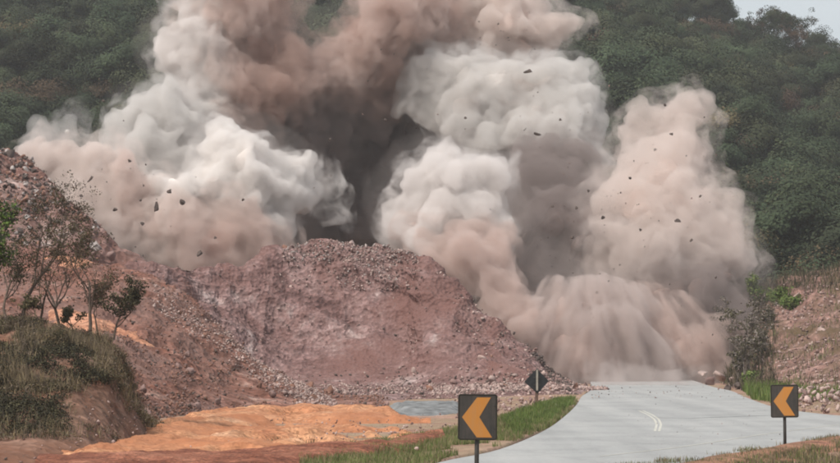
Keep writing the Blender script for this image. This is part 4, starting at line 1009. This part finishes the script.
# ------------------------------------------------------------------ plants
def blades(name, pts, h0, h1, wd, mats, label, lean=.35, per=1, cat='grass'):
    n = len(pts); h = rng.uniform(h0, h1, n); a = rng.uniform(0, 2*math.pi, n); ln = rng.uniform(.1, lean, n)*h
    dx, dy = np.cos(a), np.sin(a); sx, sy = -dy*wd, dx*wd; b = rng.uniform(0, 2*math.pi, n); sx, sy = np.cos(b)*wd, np.sin(b)*wd
    z = 0*h
    p0 = pts-np.stack([sx, sy, z], 1); p1 = pts+np.stack([sx, sy, z], 1)
    mm = pts+np.stack([dx*ln*.4, dy*ln*.4, h*.6], 1); p2 = mm+np.stack([sx, sy, z], 1)*.7; p3 = mm-np.stack([sx, sy, z], 1)*.7
    tp = pts+np.stack([dx*ln, dy*ln, h], 1); p4 = tp+np.stack([sx, sy, z], 1)*.1; p5 = tp-np.stack([sx, sy, z], 1)*.1
    V = np.stack([p0, p1, p2, p3, p4, p5], 1).reshape(-1, 3); k = np.arange(n)*6
    Fq = np.stack([np.stack([k, k+1, k+2, k+3], 1), np.stack([k+3, k+2, k+4, k+5], 1)], 1).reshape(-1, 4)
    mi = np.repeat(rng.integers(0, len(mats), n), 2)
    return tag(mesh_np(name, V, Fq, mats, mi=mi), label, cat, kind='stuff')

def zone(n, poly, z=.02, thresh=None, seed=5, sc=.6):
    out = []
    xs = [p[0] for p in poly]; ys = [p[1] for p in poly]
    while len(out) < n:
        m_ = 4000; px = rng.uniform(min(xs), max(xs), m_); u = rng.random(m_)
        y0, y1 = min(ys), max(ys); dd0, dd1 = F*CAMZ/(y1-339), F*CAMZ/(y0-339); dd = dd0+(dd1-dd0)*u; py = 339+F*CAMZ/dd
        ins = np.zeros(m_, bool)
        for k in range(len(poly)):
            (ax, ay), (bx, by) = poly[k-1], poly[k]
            c = ((ay > py) != (by > py)) & (px < (bx-ax)*(py-ay)/((by-ay) or 1e-9)+ax); ins ^= c
        g = np.stack([(px-420)/F*dd, dd, 0*dd+z], 1)[ins]
        if thresh is not None and len(g): g = g[fbm(g, sc, 3, seed) > thresh]
        out += list(g)
    return np.array(out[:n])
verge_poly = [(300, 463), (330, 452), (380, 445), (430, 437), (460, 430), (500, 420), (530, 411), (560, 402.5), (579, 402), (570, 414), (549, 429.5), (504, 448), (444, 462), (420, 475), (300, 475)]
blades('grass', zone(34000, verge_poly, .04, -.35, 5, .9), .04, .17, .008, [M_grass, M_grass, M_drygrass], 'green grass on the verge between the dirt and the road')
blades('grass', zone(9000, [(500, 424), (530, 411), (560, 402.5), (576, 402), (566, 414), (545, 429), (515, 441)], .04, -.25, 6), .08, .26, .011, [M_grass, M_leafgreen], 'taller bright green grass by the diamond sign')
blades('grass', zone(9000, [(600, 475), (690, 462), (760, 453), (812, 444), (870, 436.5), (870, 480)], .08, -.25, 7), .03, .12, .006, [M_grass, M_drygrass, M_brush, M_greydry], 'rough olive grass along the near edge of the road')
blades('grass', zone(4500, [(742, 391), (775, 389), (850, 388), (870, 401), (800, 402), (772, 404), (752, 400)], .02, -.2, 8), .12, .55, .018, [M_grass, M_leafgreen], 'green grass strip at the foot of the right bank')
blades('dry_grass', zone(900, [(60, 463), (150, 440), (240, 436), (330, 440), (300, 463)], -.02, .25, 9, 1.5), .03, .14, .008, [M_drygrass, M_brush], 'sparse dry grass on the orange dirt')

bw = lambda px, py, v: (fbm(v, 1.0, 4, 33) > -.05)*(py < 440)*np.where((px > 70) & (py > 380), .22, 1)*np.where(py > 392, .22, 1)
pt, nn = pick('bank', 38000, bw)
blades('brush', pt, .03, .15, .006, [M_brush, M_drygrass, M_greydry, M_brushdark], 'olive and dry brush covering the near bank', 1.3, cat='brush')
pt, nn = pick('bank', 1500, bw)
v_, f_ = leaf_cloud(list(pt+np.array([0, 0, .04])), [(.14, .14, .07)]*len(pt), 30, .035, 19)
tag(mesh_np('brush', v_, f_, [M_brush, M_greydry, M_leafdry], mi=rng.integers(0, 3, len(f_))), 'small leaved scrub mixed through the brush on the near bank', 'brush', kind='stuff')
pt, nn = pick('bank', 130, lambda px, py, v: bw(px, py, v)*(1+3*(py < 345)))
rr = rng.uniform(.08, .26, len(pt)); v_, f_ = leaf_cloud(list(pt+np.stack([0*rr, 0*rr, rr*.6], 1)), [(r, r, r*.8) for r in rr], 150, .035, 29)
tag(mesh_np('scrub', v_, f_, [M_brush, M_greydry, M_brushdark, M_leafdry], mi=np.repeat(rng.integers(0, 4, len(pt)), 150)), 'rounded dry scrub clumps breaking the outline of the near bank', 'scrub', kind='stuff')
pt, nn = pick('bank', 5000, lambda px, py, v: bw(px, py, v)*(fbm(v, .5, 2, 71) > .2))
blades('dry_stalks', pt, .15, .42, .004, [M_greydry, M_drygrass], 'taller dead stalks standing in the brush of the near bank', .5, cat='dry grass')
pt, nn = pick('bank', 1100, lambda px, py, v: 1.0*((px < 55)*(py > 345)*(py < 372) | (px < 62)*(py > 398)*(py < 432) | (px > 50)*(px < 118)*(py > 345)*(py < 385)*(fbm(v, .8, 2, 3) > .0)))
v_, f_ = leaf_cloud(list(pt+np.array([0, -.05, .05])), [(.15, .15, .11)]*len(pt), 34, .04, 9)
tag(mesh_np('undergrowth', v_, f_, [M_brushdark, M_brushdark, M_brush], mi=rng.integers(0, 3, len(f_))), 'dark low bushes filling the hollows of the near bank', 'undergrowth', kind='stuff')
pt, nn = pick('right_bank', 4500, lambda px, py, v: 1.0*(fbm(v, 1.6, 3, 43) > .15)*(py < 385))
blades('brush', pt, .08, .4, .012, [M_brush, M_greydry, M_grass], 'thin dry brush on the right bank', .6, cat='brush')
pt, nn = pick('right_bank', 9000, lambda px, py, v: 1.0*(py < 300-(px-760)*.12)+.6*(px < 775))
blades('brush', pt, .15, .7, .016, [M_brush, M_greydry, M_brushdark], 'grey brown dead brush along the top of the right bank', .5, cat='brush')

def make_tree(name, loc, h, r0, seed, label, cat, leaf_mats=None, leaves=0, lsize=.05, lrad=.18, group=None, depth=4, spread=.55, lean=(0, 0), bark=M_bark):
    t = empty(name, loc); tag(t, label, cat, group)
    tr, lb, tips = branchy(h, r0, seed, spread, depth, lean)
    tr.build('trunk', bark, t); lb.build('branches', bark, t)
    if leaves:
        r = random.Random(seed); cs = r.sample(tips, min(len(tips), leaves))
        v, f = leaf_cloud([tuple(c) for c in cs], [(lrad, lrad, lrad*.7)]*len(cs), 30, lsize, seed)
        mesh_np('foliage', v, f, leaf_mats, parent=t, mi=rng.integers(0, len(leaf_mats), len(f)))
    return t
make_tree('bare_tree', P(22, 326, 52.5), 3.5, .055, 3, 'tallest bare tree with dense dark twigs on the near bank', 'tree', [M_brush, M_brushdark, M_leafdry], 90, .04, .2, depth=5, lean=(.05, 0))
make_tree('bare_tree', P(60, 329, 52), 2.6, .042, 12, 'thin bare tree in the middle of the three on the bank', 'tree', [M_brush, M_leafdry], 45, .04, .18, depth=5)
make_tree('bare_tree', P(90, 335, 51.5), 2.7, .048, 21, 'crooked tree with sparse olive leaf clumps before the salmon soil', 'tree', [M_brush, M_brush, M_leafdry], 60, .04, .2, depth=5, lean=(-.1, 0))
make_tree('bare_tree', P(38, 328, 53), 2.2, .036, 23, 'bushy dry tree close behind the tallest bare tree', 'tree', [M_leafdry, M_brush], 70, .04, .2, depth=5, spread=.7)
make_tree('bare_tree', P(8, 328, 52), 2.6, .04, 25, 'dry tree between the tallest bare tree and the green leaves', 'tree', [M_brush, M_brushdark], 70, .04, .2, depth=5)
make_tree('shrub', P(98, 336, 52.5), 1.5, .026, 27, 'twiggy shrub pressed against the crooked tree', 'shrub', [M_brush, M_leafdry], 60, .04, .16, depth=4, spread=.8)
make_tree('shrub', P(114, 340, 51.5), 1.5, .03, 31, 'low leafy shrub right of the crooked tree on the bank', 'shrub', [M_brush, M_brushdark], 90, .05, .13, depth=4, spread=.8)
make_tree('shrub', P(42, 330, 52), .9, .02, 33, 'short twiggy shrub between the tallest and the thin bare tree', 'shrub', [M_brush, M_leafdry], 30, .05, .10, depth=4, spread=.9)
make_tree('shrub', P(74, 333, 52), .8, .02, 35, 'short shrub between the thin and the crooked tree', 'shrub', [M_brush], 30, .05, .10, depth=4, spread=.9)
make_tree('leafy_tree', P(-20, 330, 50), 2.6, .06, 41, 'bright green leafy tree cut by the left edge of the photo', 'tree', [M_leafgreen, M_leafpale], 140, .07, .20, depth=4, spread=.5)

M_greygrass = plain('grey_dry_twigs', (.17, .145, .125), .95, .3, 5)
for k, (px, py, d, h, sd, lb) in enumerate([
    (737, 388, 101, 2.6, 51, 'grey leafless shrub leaning into the dust'), (745, 390, 99, 3.2, 52, 'tall grey leafless shrub behind the road bend'), (753, 388, 101, 3.6, 53, 'tallest grey leafless shrub left of the right bank'),
    (760, 386, 102, 3.0, 54, 'grey leafless shrub touching the right bank'), (768, 384, 103, 2.6, 55, 'low grey shrub at the bank corner'), (748, 372, 108, 3.6, 56, 'grey shrub standing behind the tallest one'),
    (762, 362, 111, 3.0, 57, 'grey shrub growing up the bank'), (740, 360, 114, 3.4, 58, 'grey shrub fading into the dust cloud')]):
    make_tree('dry_shrub', P(px, py, d), h, .045, sd, lb, 'shrub', [M_brush, M_greygrass], 24, .10, .22, group='grey shrubs between the dust and the right bank', depth=4, spread=.35, bark=M_greygrass)
for k, (px, py, d, h, sd, lb) in enumerate([
    (764, 314, 118, 1.9, 61, 'yellow green bush at the left top of the right bank'), (778, 318, 117, 1.7, 62, 'yellow green bush next to the pale boulders'), (792, 322, 115, 1.4, 63, 'low green bush in the middle of the right bank top'), (755, 388, 97, .9, 64, 'small green bush by the road at the bank foot')]):
    make_tree('green_bush', P(px, py, d), h, .04, sd, lb, 'bush', [M_leafgreen, M_grass], 90, .12, .30, group='green bushes on the right bank', depth=3, spread=.9)

# trees that stand out on the skyline and on the hill
for k, (px, py, d, h, sd, mats, lb, nl) in enumerate([
    (742, 26, 322, 5.4, 71, [M_leafdark], 'sparse skyline tree at the left end of the sky gap', 70), (757, 27, 323, 5.0, 72, [M_leafdry], 'thin twiggy tree on the skyline left of the tall one', 40),
    (770, 31, 322, 6.2, 73, [M_leafdark], 'tall thin crowned tree in the middle of the skyline', 60), (784, 33, 324, 5.2, 74, [M_leafdark, M_leafdry], 'round crowned tree right of the tall skyline tree', 80),
    (798, 36, 322, 6.0, 75, [M_leafdry], 'pale twiggy tree reaching into the sky', 44), (812, 40, 322, 6.2, 76, [M_leafdark], 'leaning thin tree against the bright sky', 50),
    (826, 46, 320, 5.0, 77, [M_leafdry], 'small twiggy tree near the right end of the skyline', 40), (838, 50, 320, 5.0, 78, [M_leafdark], 'last skyline tree at the right edge', 60),
    (818, 112, 236, 5.5, 79, [M_leafpale], 'pale yellow green tree on the hill near the right edge', 150), (790, 66, 290, 4.6, 80, [M_leafpale], 'pale tree just under the skyline on the right', 110),
    (712, 48, 300, 5.0, 81, [M_leafdry], 'brownish tree high on the hill left of the sky gap', 120), (775, 175, 205, 4.4, 82, [M_leafdry], 'brown tree midway up the hill on the right', 110),
    (95, 40, 280, 5.0, 83, [M_leafpale], 'pale green tree high on the left hill', 120), (30, 110, 210, 4.2, 84, [M_leafdry], 'brownish tree low on the left hill', 110)]):
    x = (px-420)/F*d; z = float(hillz(np.array([x]), np.array([float(d)]))[0])
    if d > 318: d -= 6; h *= 1.55
    x = (px-420)/F*d; z = float(hillz(np.array([x]), np.array([float(d)]))[0])
    t = empty('tree', (x, d, z-.2)); tag(t, lb, 'tree', 'trees that stand out on the wooded hill')
    tr, lbm, tips = branchy(h, .11, sd, .5, 4); tr.build('trunk', M_bark, t); lbm.build('branches', M_bark, t)
    r = random.Random(sd); cs = r.sample(tips, min(len(tips), nl))
    v, f = leaf_cloud([tuple(c) for c in cs], [(.5, .5, .34)]*len(cs), 60, .15, sd); mesh_np('crown', v, f, mats, parent=t, mi=rng.integers(0, len(mats), len(f)))

# a pale scrap in the grass by the diamond sign
bm = bmesh.new(); bmesh.ops.create_grid(bm, x_segments=7, y_segments=5, size=.5)
for q in bm.verts: q.co = Vector((q.co.x*.30+random.gauss(0, .015), q.co.y*.22+random.gauss(0, .015), .12+.16*abs(q.co.x)+random.gauss(0, .035)))
r = bmesh.ops.solidify(bm, geom=list(bm.faces), thickness=.006)
o = mesh_bm('plastic_scrap', bm, plain('dirty_white_plastic', (.62, .63, .5), .6, .2, 5), smooth=True); o.location = G(557, 411); o.rotation_euler = (.9, .2, .4)
tag(o, 'crumpled off white scrap lying in the grass by the road edge', 'litter')

# ------------------------------------------------------------------ haze
def haze():
    bm = bmesh.new(); bmesh.ops.create_cube(bm, size=1)
    x0, x1, y0, y1, z0, z1 = -1600, 1600, -70, 3100, -3, 75
    for q in bm.verts: q.co = Vector((x0 if q.co.x < 0 else x1, y0 if q.co.y < 0 else y1, z0 if q.co.z < 0 else z1))
    m, t, N, L = new_mat('haze'); vs = N.new('ShaderNodeVolumePrincipled'); vs.inputs['Color'].default_value = (.92, .95, .98, 1); vs.inputs['Density'].default_value = HAZE; vs.inputs['Anisotropy'].default_value = 0.2
    o = N.new('ShaderNodeOutputMaterial'); L.new(vs.outputs[0], o.inputs['Volume']); m.cycles.homogeneous_volume = True
    tag(mesh_bm('haze', bm, m), kind='stuff')
HAZE = .00034
haze()
